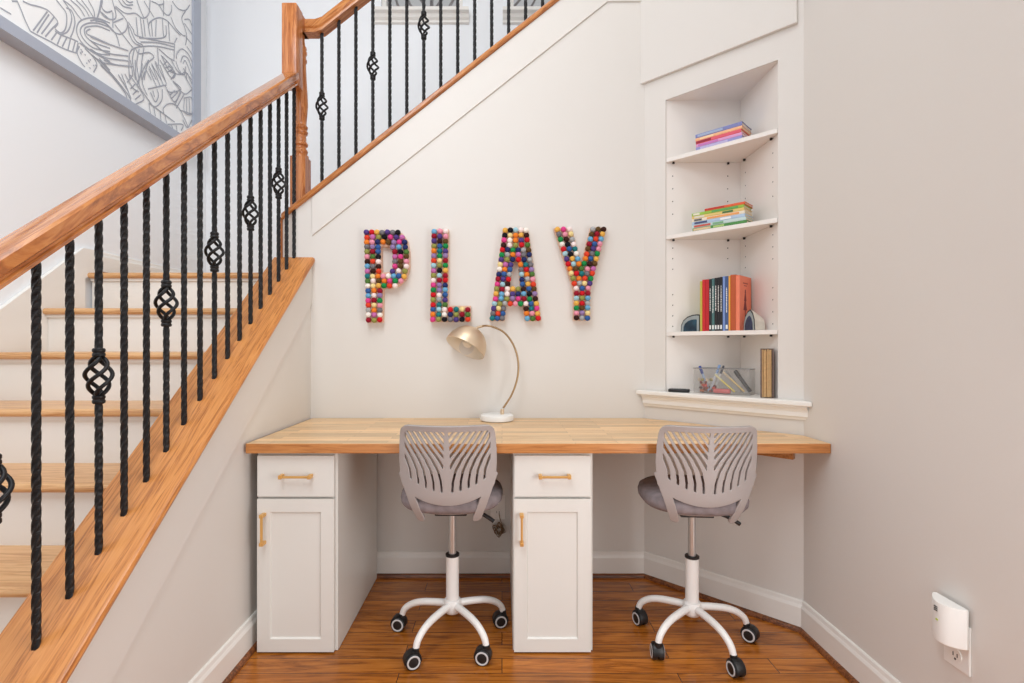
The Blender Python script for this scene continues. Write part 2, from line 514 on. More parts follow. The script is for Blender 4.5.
lp = [(0.040, 2.065), (0.040, 2.075), (0.030, 2.082), (0.034, 2.09), (0.036, 2.098), (0.033, 2.107), (0.029, 2.112), (0.029, 2.122), (0.036, 2.128), (0.037, 2.136), (0.033, 2.143),
      (0.029, 2.150), (0.028, 2.178), (0.034, 2.186), (0.037, 2.194), (0.034, 2.202), (0.029, 2.207), (0.035, 2.214), (0.036, 2.223), (0.030, 2.231), (0.030, 2.25), (0.034, 2.29), (0.037, 2.335),
      (0.035, 2.39), (0.031, 2.45), (0.028, 2.52), (0.027, 2.545), (0.032, 2.552), (0.032, 2.562), (0.028, 2.568), (0.028, 2.585), (0.032, 2.592), (0.032, 2.602), (0.028, 2.61), (0.031, 2.618), (0.029, 2.626),
      (0.024, 2.632), (0.021, 2.66), (0.020, 2.70)]
nw.lathe(lp, (NXc, NYc, 0), 28)
ukid(nw.build('newel_post', M['oakpost'], None, True))
# upper rail: level fitting over the newel, then climbing
ur = MB()
def uring(x, z): return [(x, NYc + a, z + b) for a, b in prof]
zf = 2.685
ur.loft([uring(NXc - 0.032, zf), uring(-0.935, zf), uring(-0.90, zf + 0.012), uring(1.2, zf + 0.012 + UP * 2.10)])
ukid(ur.build('handrail', M['oakupper'], None, True))
ur = MB().box(NXc - 0.032, NXc + 0.034, 2.512, NYc + 0.035, zf, zf + 0.072).bevel(0.004, 1)
ukid(ur.build('rail_joint', M['oakpost'], None, True))

def bar(mb, z0, z1, s=0.0074, pitch=0.132, cyc=True):
    n = max(2, int((z1 - z0) / 0.0055))
    rings = []
    ch = s * 0.36
    base = [(s, -s + ch), (s, s - ch), (s - ch, s), (-s + ch, s), (-s, s - ch), (-s, -s + ch), (-s + ch, -s), (s - ch, -s)]
    for i in range(n + 1):
        z = z0 + (z1 - z0) * i / n
        a = 2 * PI * z / pitch
        ca, sa = math.cos(a), math.sin(a)
        rings.append([(x * ca - y * sa, x * sa + y * ca, z) for x, y in base])
    mb.loft(rings)
HB = 0.86
mb = MB(); bar(mb, 0.0, HB)
plain_bal = mb.mesh('baluster', M['iron'])
mb = MB(); bar(mb, 0.0, 0.394); bar(mb, 0.501, HB)
mb.lathe([(a, b + 0.009) for a, b in ((0.0118, 0.368), (0.014, 0.371), (0.014, 0.376), (0.012, 0.379), (0.014, 0.382), (0.014, 0.387), (0.0105, 0.391))], seg=12)
mb.lathe([(a, b + 0.009) for a, b in ((0.0105, 0.484), (0.014, 0.488), (0.014, 0.493), (0.012, 0.496), (0.014, 0.499), (0.014, 0.504), (0.0118, 0.507))], seg=12)
cage_bal = mb.mesh('baluster', M['iron'], True)
mb = MB()
for k in range(4):
    ptsb = []
    for i in range(19):
        t = i / 18
        a = PI / 2 * k + t * PI * 1.3
        r = 0.0060 + 0.0215 * math.sin(PI * t) ** 0.8
        ptsb.append((r * math.cos(a), r * math.sin(a), 0.398 + 0.097 * t))
    mb.tube(ptsb, 0.0050, 8)
cage_me = mb.mesh('basket', M['iron'], 'all')
def baluster(x, y, z, cage, root):
    b_ = link('baluster', cage_bal if cage else plain_bal)
    b_.location = (x, y, z)
    kid(b_, root)
    if cage:
        link('basket', cage_me, b_)
for k in range(-1, 17):
    y = 1.106 + 0.0857 * k - (0.009 if k < 0 else 0)
    baluster(XB, y, capz(y) - 0.006, k % 3 == 2, rl)
for k in range(0, 21):
    x = -0.909 + 0.0857 * k
    baluster(x, NYc, uz(x) + 0.026, k % 3 == 0, ru)

# ------------------------------------------------------------------ framed drawing in the stairwell
fr = empty('framed_picture', (XW, 2.3, 2.9), 0, 'large framed line drawing of grey doodles on white hung on the stairwell wall', 'picture')
def fkid(o): return kid(o, fr)
XC, XF = -1.962, -1.948
FY0, FY1, FZ0, FZ1 = 1.25, 3.30, 2.355, 3.75
fw = 0.050
f = MB()
ol = [(FY0, FZ0), (FY1, FZ0), (FY1, FZ1), (FY0, FZ1)]
il = [(FY0 + fw, FZ0 + fw), (FY1 - fw * 1.5, FZ0 + fw), (FY1 - fw * 1.5, FZ1 - fw), (FY0 + fw, FZ1 - fw)]
for i in range(4):
    k = (i + 1) % 4
    f.prism([(XF, *ol[i]), (XF, *ol[k]), (XF, *il[k]), (XF, *il[i])], (-(XF - XW) + 0.001, 0, 0))
fkid(f.build('frame', M['frame']))
fkid(MB().box(XC - 0.02, XC, FY0 + fw, FY1 - fw * 1.5, FZ0 + fw, FZ1 - fw).build('canvas', M['canvas']))
A = lambda *p: [(x / 9.109, y / 9.109) for x, y in p]
B = lambda *p: [(90 + x / 8.19, y / 8.19) for x, y in p]
C = lambda *p: [(100 + x / 6.21, 60 + y / 6.21) for x, y in p]
LN = [A((155,10),(190,90),(225,180),(275,285)), A((0,70),(40,95),(100,130)), A((205,10),(270,40),(330,55),(380,70),(435,95),(490,150),(525,205),(495,255)),
 A((430,105),(360,200),(300,280)), A((445,130),(385,220),(335,300)), A((490,155),(440,225),(375,310)), A((525,210),(465,270),(410,335)),
 A((275,285),(350,325),(450,375),(540,425),(620,460),(700,485)), A((500,285),(560,320),(640,350),(710,380)), A((515,295),(465,365)), A((555,320),(520,405)),
 A((605,345),(565,425)), A((640,355),(615,460)), A((685,370),(660,465)), A((710,390),(690,480)), A((105,10),(160,12)),
 A((510,0),(560,60),(600,120),(605,200),(590,270),(550,300),(500,265)), A((570,0),(620,70),(650,150),(640,230),(610,290),(560,315)),
 A((600,70),(650,100),(680,190),(665,280),(640,340)), A((580,5),(650,60),(700,130),(740,180)), A((640,0),(720,70),(770,150)), A((690,0),(770,80),(810,150)),
 A((740,0),(800,80),(850,160)), A((800,0),(850,90),(860,160)), A((920,0),(910,90),(870,200)),
 A((1000,210),(900,170),(800,165),(720,200),(695,280),(730,370),(800,440),(900,490),(1000,500)), A((1000,250),(900,215),(810,210),(745,240),(730,300),(780,380),(860,440),(1000,470)),
 A((1000,280),(900,240),(820,240),(770,260),(775,320),(840,380),(1000,440)), A((820,265),(790,280),(790,310),(880,350),(1000,405)),
 A((720,420),(700,480),(740,570),(770,610)), A((770,440),(840,510),(880,590),(850,660)), A((720,390),(850,480),(1000,560)), A((860,520),(930,600),(1000,670)), A((900,530),(1000,640)),
 A((940,90),(970,110),(1000,110)), A((920,110),(1000,180)),
 B((100,0),(95,60),(130,100),(180,90)), B((80,90),(120,140),(190,160),(210,120),(180,0)), B((90,0),(70,100),(45,180)),
 B((40,170),(120,190),(180,250),(240,280),(290,250),(305,190),(270,130),(200,60)), B((0,170),(80,160),(140,200),(210,280),(240,380)),
 B((190,185),(270,150)), B((185,100),(185,230)), B((200,200),(270,290),(350,390)), B((230,0),(270,50),(340,70)), B((260,0),(300,40),(350,40)), B((290,0),(320,20),(350,15)),
 B((205,50),(290,110),(370,110),(430,150),(480,110),(490,0)), B((380,0),(410,80),(440,150)), B((440,10),(520,140)),
 B((500,10),(560,40),(600,100),(640,125),(665,90),(665,40)), B((600,0),(600,130)), B((560,40),(600,30),(600,0)),
 B((670,10),(720,70),(780,85),(815,40)), B((660,140),(700,230),(760,290),(780,290)), B((780,90),(750,150),(775,230),(790,300),(780,370)),
 B((475,230),(490,180),(560,145),(630,170),(690,240),(740,290)), B((500,180),(510,300)), B((540,160),(535,300)), B((590,155),(600,300)), B((640,180),(650,340)),
 B((375,140),(390,300)), B((410,150),(430,310)), B((435,160),(450,300)), B((465,150),(490,300)),
 B((310,180),(350,240),(400,300),(690,360)), B((400,310),(560,315),(620,290),(620,210)), B((410,345),(550,350),(690,385)), B((310,200),(320,280),(360,350),(410,375)),
 B((320,220),(370,330),(430,370)), B((320,440),(350,400),(430,380),(550,380),(690,410)), B((690,360),(685,500)), B((690,350),(710,310)),
 B((0,300),(120,350),(310,415)), B((0,330),(130,430),(310,460)), B((0,400),(120,470),(310,500)), B((0,440),(100,510),(200,530),(350,545)),
 B((320,440),(315,560),(325,655)), B((360,400),(345,500),(370,655)), B((400,400),(380,520),(400,655)), B((440,390),(420,520),(420,655)), B((370,400),(400,440),(480,430),(520,470),(470,520),(440,655)),
 B((550,390),(560,540)), B((560,400),(640,470),(690,500)), B((580,450),(640,570),(690,600),(740,610),(780,590),(790,655)), B((590,460),(680,560)), B((630,500),(600,530)), B((650,570),(690,600),(660,650)),
 B((705,480),(710,440),(750,400),(800,440),(850,520)), B((740,510),(760,460),(800,480),(850,580)), B((760,520),(780,500),(850,640)), B((760,560),(830,655)), B((700,500),(720,560),(750,610)),
 B((770,160),(810,160),(850,230)), B((770,190),(850,300)), B((780,300),(850,380)), B((790,380),(830,440)), B((480,540),(540,655)), B((500,520),(580,655)), B((530,500),(610,655)), B((450,560),(500,655)),
 C((0,10),(90,110),(160,200),(190,250)), C((0,30),(80,110),(150,200),(165,240)), C((20,0),(100,30),(200,40)), C((185,0),(200,90),(190,100)), C((215,0),(220,100),(235,150)),
 C((260,20),(250,80),(230,150),(240,170)), C((300,0),(265,60),(240,150),(300,250),(340,290),(380,250),(385,180)), C((275,70),(260,140),(290,220)),
 C((150,85),(200,170),(240,200)), C((180,90),(270,230),(220,275)), C((165,140),(190,110)), C((185,180),(215,150)), C((200,215),(230,185)), C((215,245),(250,215)), C((110,90),(170,190)), C((130,85),(190,240)),
 C((295,180),(410,155)), C((300,50),(350,170)), C((320,30),(370,160)), C((340,20),(390,155)), C((370,30),(410,150)), C((310,200),(340,260),(360,220),(350,180)), C((325,190),(335,230)),
 C((370,0),(440,110),(465,80),(420,30)), C((400,50),(430,40)), C((415,75),(445,60)), C((440,0),(480,70),(520,90),(530,40)), C((520,90),(575,185)), C((540,80),(580,160)),
 C((400,155),(430,200),(500,180),(450,130)), C((450,130),(520,210),(575,190)), C((410,180),(460,260),(500,190)), C((430,220),(460,190)), C((440,240),(480,200)), C((470,300),(520,210)), C((460,280),(500,200)),
 C((520,235),(570,240),(575,340),(520,320),(520,235)), C((535,240),(535,325)), C((550,240),(555,330)),
 C((395,340),(390,300),(430,270),(480,290),(520,360),(545,420)), C((300,265),(460,385)), C((300,270),(310,340)), C((330,290),(340,350)), C((370,320),(375,380)), C((400,345),(410,395)),
 C((415,400),(510,400),(500,440)), C((440,405),(450,430)), C((470,405),(475,450)), C((510,370),(540,420),(580,380)), C((490,310),(580,345))]
for _ in range(13):
    x, y = random.uniform(715, 860), 0
    y = 430 + (x - 715) * 1.1 + random.uniform(0, 90)
    LN.append(A((x, y), (x + 12, y + 8)))
ink = MB()
lo_y, hi_y, lo_z = FY0 + fw + 0.004, FY1 - fw * 1.5 - 0.004, FZ0 + fw + 0.004
strokes = []
for ln in LN:
    q = []
    for px, py in ln:
        Y = XC * F / (px - CX)
        q.append(Vector((0, min(hi_y, max(lo_y, Y)), max(lo_z, EYE - (py - CY) / F * Y))))
    strokes.append(q)
# the drawing carries on over the upper and nearer part of the sheet
strokes += [[Vector((0, max(lo_y, 4.9 - v.y), min(FZ1 - fw - 0.004, 6.02 - v.z))) for v in q] for q in strokes]
for li, q in enumerate(strokes):
    q = catmull(q, 5)
    L_, R_ = [], []
    for i, p in enumerate(q):
        t = (q[min(i + 1, len(q) - 1)] - q[max(i - 1, 0)])
        if t.length < 1e-6: t = Vector((0, 1, 0))
        t.normalize()
        nrm = Vector((0, -t.z, t.y)) * 0.0031
        L_.append(p + nrm); R_.append(p - nrm)
    x1_ = XC + 0.0010 + li * 0.00002
    for i in range(len(q) - 1):
        for xx in (x1_,):
            vsx = [ink.bm.verts.new((xx, v.y, v.z)) for v in (L_[i], L_[i + 1], R_[i + 1], R_[i])]
            ink._f(vsx)
fkid(ink.build('ink_lines', M['ink']))

# bare tree outside the landing windows
tb = empty('bare_tree', (P(430, 0, 4.3).x, 4.3, 0), 0, 'bare grey branches outside the two small stairwell windows', 'tree')
def T3(px, py, y=4.3): return P(px, py, y) - Vector(tb.location)
bt = MB()
bt.tube([(0, 0, 0), (0.01, 0, 1.5), (-0.02, 0, 2.9), (0.02, 0.02, 4.3)], [0.06, 0.05, 0.035, 0.01], 8)
bt.build('trunk', flat((150, 146, 146)), tb, 'all')
bt = MB()
for pp in ([(405, 30), (398, 6), (392, -12)], [(430, 60), (412, 8), (396, -16)], [(430, 40), (424, 4), (408, -8), (398, -14)], [(430, 20), (440, 2), (452, -12)], [(430, 50), (450, 6), (462, -14)], [(430, 60), (490, 30), (518, 2), (530, -14)], [(490, 30), (525, 14), (540, -10)]):
    q_ = catmull([T3(x, y, 4.3 + 0.02 * k) for k, (x, y) in enumerate(pp)], 4)
    bt.tube(q_, [0.016 - 0.010 * k / len(q_) for k in range(len(q_))], 6)
bt.build('branches', flat((160, 154, 152)), tb, 'all')

# ------------------------------------------------------------------ built-in corner bookcase
bc = empty('corner_bookcase', D(0.35, -0.1, 0.885), 0, 'white built-in corner bookcase with three angled shelves and a moulded ledge', 'bookcase')
def bkid(o): return kid(o, bc)
pa, pb = D(NT0, -TW, 0), D(NT1, -TW, 0)
NXR, NYB = 1.126, pa.y
ga, gb, gc = Vector((pa.x, NYB, 0)), Vector((NXR, NYB, 0)), Vector((NXR, pb.y, 0))
n = MB()
TB = 0.012
n.box(pa.x - 0.004, NXR + TB, NYB, NYB + TB, NZ0, NZ1 + 0.02)
n.box(NXR, NXR + TB, pb.y + 0.004, NYB, NZ0, NZ1 + 0.02)
n.prism([(pb.x, pb.y, NZ1), (NXR, pb.y + 0.004, NZ1), (NXR, NYB, NZ1), (pa.x, NYB, NZ1)], (0, 0, 0.02))
bkid(n.build('niche_lining', M['niche']))
hy = MB().tube([(0, -0.0006, 0), (0, 0.004, 0)], 0.0028, 8).mesh('peg_hole', M['dark'])
hx = MB().tube([(-0.0006, 0, 0), (0.004, 0, 0)], 0.0028, 8).mesh('peg_hole', M['dark'])
def hole(x, y, z, axis):
    o = link('peg_hole', hy if axis == 'y' else hx)
    o.location = (x, y, z)
    bkid(o)
for z in (1.98, 1.92, 1.86, 1.80, 1.74, 1.58, 1.53, 1.48, 1.36, 1.31, 1.26, 1.21):
    hole(pa.x + 0.03, NYB, z, 'y')
    if z > 1.5: hole(NXR - 0.06, NYB, z, 'y')
    hole(NXR, 2.12, z, 'x'); hole(NXR, NYB - 0.05, z, 'x')
def shelf(z0, z1):
    a, b = D(NT0 + 0.004, -0.002, 0), D(NT1 - 0.004, -0.002, 0)
    b.x = min(b.x, NXR - 0.001)
    s = MB().prism([(a.x, a.y, z0), (b.x, b.y, z0), (NXR - 0.001, b.y + 0.002, z0), (NXR - 0.001, NYB - 0.001, z0), (a.x, NYB - 0.001, z0)], (0, 0, z1 - z0))
    o = bkid(s.build('shelf', M['niche']))
    for (x, y) in ((pa.x + 0.03, NYB - 0.012), (NXR - 0.06, NYB - 0.006), (NXR - 0.006, NYB - 0.05), (NXR - 0.008, 2.12)):
        p_ = MB().tube([(x, y, z0 - 0.009), (x, y, z0 - 0.0005)], 0.0055, 8).build('shelf_pin', M['dark'])
        p_.parent = o
S1, S2, S3, SLED = 2.001, 1.638, 1.184, 0.905
shelf(S1 - 0.018, S1); shelf(S2 - 0.018, S2); shelf(S3 - 0.018, S3)
lg = MB()
lg.prism([D(-0.020, 0.046, NZ0), D(DL + 0.040, 0.046, NZ0), D(DL + 0.001, 0.001, NZ0), D(NT1 - 0.002, 0.001, NZ0),
          (NXR - 0.001, pb.y + 0.002, NZ0), (NXR - 0.001, NYB - 0.001, NZ0), (pa.x + 0.006, NYB - 0.001, NZ0), D(NT0 + 0.002, 0.001, NZ0), D(0.001, 0.001, NZ0)], (0, 0, SLED - NZ0))
bkid(lg.bevel(0.004, 2, 50).build('ledge', M['trim']))
ap = MB()
pr = [(0.001, 0), (0.034, 0), (0.034, -0.006), (0.026, -0.014), (0.020, -0.026), (0.020, -0.042), (0.014, -0.048), (0.010, -0.056), (0.001, -0.056)]
ap.prism([D(0.002, a, NZ0 - 0.0005 + b) for a, b in pr], tuple(U * (DL + 0.018)))
bkid(ap.build('apron', M['trim']))

# ------------------------------------------------------------------ books
def book(loc, ang, L, Wd, T, rgb, upright, label, group, spine=None, text=None, cover=None, name='book'):
    """spine on local -y side; L along x (lying) ; upright: T along x, L along z"""
    e = empty(name, loc, ang, label, 'book', group)
    m = flat(rgb)
    b = 0.0016
    k = MB()
    if upright:
        k.box(0, b, 0, Wd, 0, L); k.box(T - b, T, 0, Wd, 0, L)
        k.loft([[(0, 0, z), (T * 0.2, -0.0018, z), (T * 0.8, -0.0018, z), (T, 0, z), (T, 0.002, z), (0, 0.002, z)] for z in (0, L)])
        o = k.build('cover', m, e)
        MB().box(b, T - b, 0.002, Wd - 0.004, 0.003, L - 0.003).build('pages', M['pages'], e)
        if text:
            z0, z1, tm = text
            t = MB()
            z = z0
            wd = T * 0.34
            while z < z1:
                dz = random.uniform(0.003, 0.0075)
                t.box(T / 2 - wd / 2 * random.uniform(0.7, 1), T / 2 + wd / 2 * random.uniform(0.7, 1), -0.0024, -0.0016, z, min(z + dz, z1))
                z += dz + random.uniform(0.0012, 0.003)
            t.build('spine_lettering', tm, e)
    else:
        k.box(0, L, 0, Wd, 0, b); k.box(0, L, 0, Wd, T - b, T)
        k.loft([[(x, 0, 0), (x, -0.0015, T * 0.2), (x, -0.0015, T * 0.8), (x, 0, T), (x, 0.002, T), (x, 0.002, 0)] for x in (0, L)])
        k.build('cover', m, e)
        MB().box(0.003, L - 0.003, 0.002, Wd - 0.003, b, T - b).build('pages', M['pages'], e)
        if spine:
            for (x0, x1, c) in spine:
                MB().box(x0 * L, x1 * L, -0.0022, -0.0012, T * 0.18, T * 0.82).build('spine_band', flat(c), e)
    return e
UA = math.atan2(U.y, U.x)
z = S1 + 0.0003
stack1 = [(0.252, 0.200, 0.015, (150, 150, 205), [(0.1, 0.7, (190, 180, 220))], 'lavender blue book at the bottom of the top-shelf stack'),
          (0.252, 0.200, 0.013, (222, 160, 205), [(0.05, 0.5, (200, 120, 190))], 'lilac pink book second from bottom of the top-shelf stack'),
          (0.252, 0.196, 0.015, (224, 92, 110), [(0.0, 0.35, (150, 30, 50))], 'red and coral pink book in the middle of the top-shelf stack'),
          (0.250, 0.202, 0.013, (244, 186, 140), [(0.1, 0.4, (250, 214, 170))], 'peach orange book second from top of the top-shelf stack'),
          (0.250, 0.202, 0.017, (126, 132, 186), [(0.05, 0.6, (160, 175, 205))], 'slate blue book on top of the top-shelf stack')]
for t, L, T, c, sp, lab in stack1:
    book(D(t, -0.010, z), UA, L, 0.118, T, c, False, lab, 'books lying on the top shelf', sp)
    z += T + 0.0002
z = S2 + 0.0003
stack2 = [(0.236, 0.235, 0.014, (72, 138, 66), [(0.02, 0.35, (220, 190, 150)), (0.4, 0.6, (170, 200, 120))], 'green spined book at the bottom of the middle-shelf stack'),
          (0.234, 0.234, 0.014, (196, 216, 214), [(0.04, 0.36, (196, 84, 70)), (0.4, 0.6, (120, 170, 130))], 'pale blue book with red spine panel, second from bottom of middle-shelf stack'),
          (0.234, 0.230, 0.014, (176, 200, 224), [(0.05, 0.3, (70, 80, 120)), (0.55, 0.75, (240, 240, 240))], 'light blue book third from bottom of middle-shelf stack'),
          (0.233, 0.230, 0.013, (236, 224, 204), [(0.05, 0.2, (90, 90, 90)), (0.3, 0.9, (235, 160, 90))], 'cream and orange spined book in the middle of middle-shelf stack'),
          (0.233, 0.228, 0.013, (226, 196, 120), [(0.05, 0.25, (220, 215, 200)), (0.6, 0.8, (50, 110, 60))], 'tan yellow book third from top of middle-shelf stack'),
          (0.233, 0.226, 0.013, (150, 190, 70), [(0.03, 0.16, (230, 225, 205)), (0.4, 0.9, (90, 165, 90))], 'lime green book second from top of middle-shelf stack'),
          (0.292, 0.172, 0.011, (226, 92, 46), [(0.0, 0.5, (190, 50, 40))], 'orange red book lying on top of middle-shelf stack')]
for t, L, T, c, sp, lab in stack2:
    book(D(t, -0.010, z), UA, L, 0.099, T, c, False, lab, 'books lying on the middle shelf', sp)
    z += T + 0.0002
up = [(0.0095, 0.226, (190, 180, 72), None, 'thin lime yellow book beside the left agate bookend'),
      (0.0115, 0.232, (205, 34, 40), None, 'bright red book next to the thin lime book'),
      (0.0165, 0.232, (186, 24, 34), None, 'thick crimson book to the left of the black books'),
      (0.0105, 0.232, (30, 28, 32), (0.09, 0.19), 'black book with white lettering next to the crimson book'),
      (0.0115, 0.234, (70, 112, 112), (0.08, 0.2), 'teal grey book between black books'),
      (0.0105, 0.235, (26, 24, 28), (0.09, 0.2), 'black book right beside the teal book'),
      (0.0105, 0.236, (24, 24, 30), (0.085, 0.2), 'black book in the middle of three touching black books'),
      (0.0110, 0.237, (28, 26, 30), (0.085, 0.2), 'black book next to the light blue book'),
      (0.0095, 0.238, (124, 150, 206), None, 'periwinkle blue book right of the black books'),
      (0.0130, 0.238, (66, 88, 134), (0.08, 0.19), 'navy blue book with white lettering beside periwinkle one'),
      (0.0070, 0.238, (240, 176, 74), None, 'thin yellow orange book beside the navy one'),
      (0.0210, 0.242, (184, 84, 40), None, 'thick rust brown book beside the salmon book'),
      (0.0150, 0.238, (238, 132, 100), None, 'salmon orange book with dark tree on its cover')]
t = 0.266
for T, H_, c, tx, lab in up:
    T *= 1.07
    e = book(D(t, -0.020, S3 + 0.0003), UA, H_, 0.118 if t < 0.36 else (0.140 if 'salmon' in lab else 0.126), T, c, True, lab, 'upright books on the lower shelf', None, (tx[0], tx[1], M['spinewhite']) if tx else None)
    if tx and c[0] < 80:
        MB().box(T * 0.2, T * 0.8, -0.0023, -0.0015, 0.008, 0.026).build('spine_label', M['spinewhite'], e)
    if 'salmon' in lab:
        tr = MB()
        for (a, b2, z0, z1) in ((0.045, 0.085, 0.09, 0.14), (0.052, 0.080, 0.13, 0.165), (0.060, 0.074, 0.165, 0.18)):
            tr.prism([(T, a, z0), (T, b2, z0), (T, (a + b2) / 2 + 0.004, z1), (T, (a + b2) / 2 - 0.004, z1)], (0.0006, 0, 0))
        tr.box(T, T + 0.0006, 0.062, 0.070, 0.03, 0.1)
        tr.build('tree_print', flat((120, 40, 40)), e)
        tl = MB()
        for a in range(5): tl.box(T, T + 0.0006, 0.04 + a * 0.012, 0.048 + a * 0.012, 0.205, 0.210)
        for a in range(3): tl.box(T, T + 0.0006, 0.052 + a * 0.012, 0.06 + a * 0.012, 0.195, 0.199)
        tl.build('title_print', flat((150, 60, 50)), e)
    t += T + 0.0004
tend = t

# agate bookends
agt = plain('agate_outside', (214, 205, 192), 0.75, bump=0.5, bscale=60, var=0.15, vscale=40)
def agate_face(name, c0, c1):
    m, nt, b = newmat(name)
    tc = nt.nodes.new('ShaderNodeTexCoord')
    no = nt.nodes.new('ShaderNodeTexNoise'); no.inputs['Scale'].default_value = 18
    nt.links.new(tc.outputs['Object'], no.inputs['Vector'])
    cr = nt.nodes.new('ShaderNodeValToRGB')
    cr.color_ramp.elements[0].position = 0.35; cr.color_ramp.elements[0].color = s2l(c0)
    cr.color_ramp.elements[1].position = 0.72; cr.color_ramp.elements[1].color = s2l(c1)
    nt.links.new(no.outputs['Fac'], cr.inputs['Fac'])
    nt.links.new(cr.outputs['Color'], b.inputs['Base Color'])
    b.inputs['Roughness'].default_value = 0.12
    return m
ag1 = agate_face('agate_teal', (14, 34, 48), (44, 92, 112))
ag2 = agate_face('agate_navy', (16, 20, 44), (48, 60, 104))
agrim = plain('agate_rim', (150, 158, 158), 0.2, var=0.15, vscale=60)
agline = plain('agate_skin', (40, 40, 42), 0.5)
def dome(w_, h_, n=14, flat_right=False):
    out = []
    for k in range(n + 1):
        a = PI - PI * k / n
        x = w_ * math.cos(a); zz = h_ * math.sin(a) ** 0.75 if 0 < k < n else 0
        out.append((x, zz))
    return out
def bookend(loc, ang, shape, face, depth, back_scale, shift, label):
    e = empty('bookend', loc, ang, label, 'bookend', 'agate bookends')
    def sc(k): return [(x * k, z_ * k) for x, z_ in shape]
    b_ = MB()
    fr_ = [(x, 0, z_) for x, z_ in shape]
    mid_ = [(x * (1 + back_scale) / 2 + shift[0] * 0.5, depth * 0.5, z_ * (1 + back_scale) / 2 * 1.02) for x, z_ in shape]
    bk = [(x * back_scale + shift[0], depth, z_ * back_scale) for x, z_ in shape]
    b_.loft([fr_, mid_, bk])
    b_.build('stone_body', agt, e)
    def plate(k, y0_, y1_, nm, mat):
        cx_ = sum(x for x, _ in shape) / len(shape)
        p = [((x - cx_) * k + cx_, y0_, z_ * k + 0.0004) for x, z_ in shape]
        MB().prism(p, (0, y1_ - y0_, 0)).build(nm, mat, e)
    plate(0.995, -0.0022, -0.0002, 'dark_skin', agline)
    plate(0.92, -0.0032, -0.0022, 'pale_rim', agrim)
    plate(0.70, -0.0042, -0.0032, 'polished_face', face)
    return e
shp = [(-0.090, 0), (-0.088, 0.03), (-0.078, 0.052), (-0.058, 0.068), (-0.034, 0.076), (-0.012, 0.078), (0, 0.076), (0, 0)]
bookend(D(0.2650, -0.022, S3 + 0.0003), UA, shp, ag1, 0.026, 0.92, (0, 0), 'teal blue agate bookend left of the upright books')
shp2 = [(-0.030, 0), (-0.029, 0.03), (-0.022, 0.058), (-0.008, 0.08), (0.006, 0.088), (0.018, 0.074), (0.027, 0.045), (0.030, 0)]
eb = Vector((1.047, 2.157, S3 + 0.0003))
bookend(eb, R(-75), [(x * 1.1, z_) for x, z_ in shp2], ag2, 0.062, 0.60, (0.0, 0), 'navy agate bookend with pale rock side right of the salmon book')

# ledge objects
e = empty('remote_control', D(0.178, 0.004, SLED), UA + 0.30, 'flat black remote control lying on left end of bookcase ledge', 'remote')
MB().box(-0.046, 0.046, -0.018, 0.018, 0.0003, 0.015).bevel(0.004, 3).build('body', M['black'], e, True)
kb = MB()
for a in range(6):
    for b_ in range(2): kb.box(-0.032 + a * 0.011, -0.025 + a * 0.011, -0.010 + b_ * 0.012, -0.003 + b_ * 0.012, 0.015, 0.0162)
kb.build('buttons', flat((70, 70, 74)), e)

A0, A1 = Vector((0.868, 2.312, SLED + 0.0004)), Vector((1.052, 2.162, SLED + 0.0004))
bdir = (A1 - A0).normalized(); bl = (A1 - A0).length; bw = 0.088; bh = 0.112; th = 0.0025
bang = math.atan2(bdir.y, bdir.x)
e = empty('storage_bin', A0, bang, 'clear acrylic bin of pens and small things on the bookcase ledge', 'bin')
b_ = MB()
b_.box(0, bl, 0, bw, 0, th)
b_.box(0, bl, 0, th, th, bh); b_.box(0, bl, bw - th, bw, th, bh); b_.box(0, th, th, bw - th, th, bh); b_.box(bl - th, bl, th, bw - th, th, bh)
b_.build('bin_wall', M['acrylic'], e)
rim = MB()
rim.tube([(0, 0, bh), (bl, 0, bh), (bl, bw, bh), (0, bw, bh), (0, 0.0, bh)], 0.0022, 6)
rim.build('rim', flat((150, 146, 144), 0.2), e)
BM = Matrix.Translation(A0) @ Matrix.Rotation(bang, 4, 'Z')
def inbin(x, y, z_): return BM @ Vector((x, y, z_))
def pen(a, b2, r, rgb, cap_rgb, label, name='marker', cat='marker'):
    a, b2 = inbin(*a), inbin(*b2)
    e_ = empty(name, a, 0, label, cat, 'pens in the clear bin')
    v = b2 - a
    MB().tube([(0, 0, 0), v * 0.68], r, 10).build('barrel', flat(rgb), e_, True)
    MB().tube([v * 0.68, v * 0.97, v], [r * 1.1, r * 1.1, r * 0.7], 10).build('cap', flat(cap_rgb), e_, True)
pen((0.058, 0.030, 0.012), (0.020, 0.022, 0.122), 0.0055, (170, 190, 220), (40, 70, 150), 'pale blue marker with blue cap leaning at left end of bin')
pen((0.060, 0.044, 0.012), (0.100, 0.050, 0.128), 0.0050, (220, 226, 236), (130, 160, 205), 'white and light blue pen pointing up in the bin')
pen((0.072, 0.060, 0.012), (0.112, 0.066, 0.124), 0.0045, (235, 235, 235), (60, 66, 76), 'white pen with dark cap pointing up in the bin')
pen((0.205, 0.040, 0.014), (0.118, 0.036, 0.098), 0.0040, (236, 206, 140), (210, 190, 160), 'tan pencil leaning to the left in the bin', 'pencil', 'pencil')
pen((0.170, 0.024, 0.012), (0.085, 0.030, 0.085), 0.0040, (232, 214, 110), (240, 230, 180), 'yellow pencil leaning in the middle of the bin', 'pencil', 'pencil')
pen((0.224, 0.060, 0.014), (0.160, 0.062, 0.104), 0.0080, (62, 58, 58), (44, 42, 42), 'thick black marker leaning at right end of bin')
pen((0.190, 0.070, 0.012), (0.118, 0.074, 0.100), 0.0048, (170, 166, 164), (140, 138, 138), 'grey pen leaning behind the tan pencil in the bin')
er = MB().box(-0.035, 0.035, -0.011, 0.011, 0, 0.020).bevel(0.005, 2)
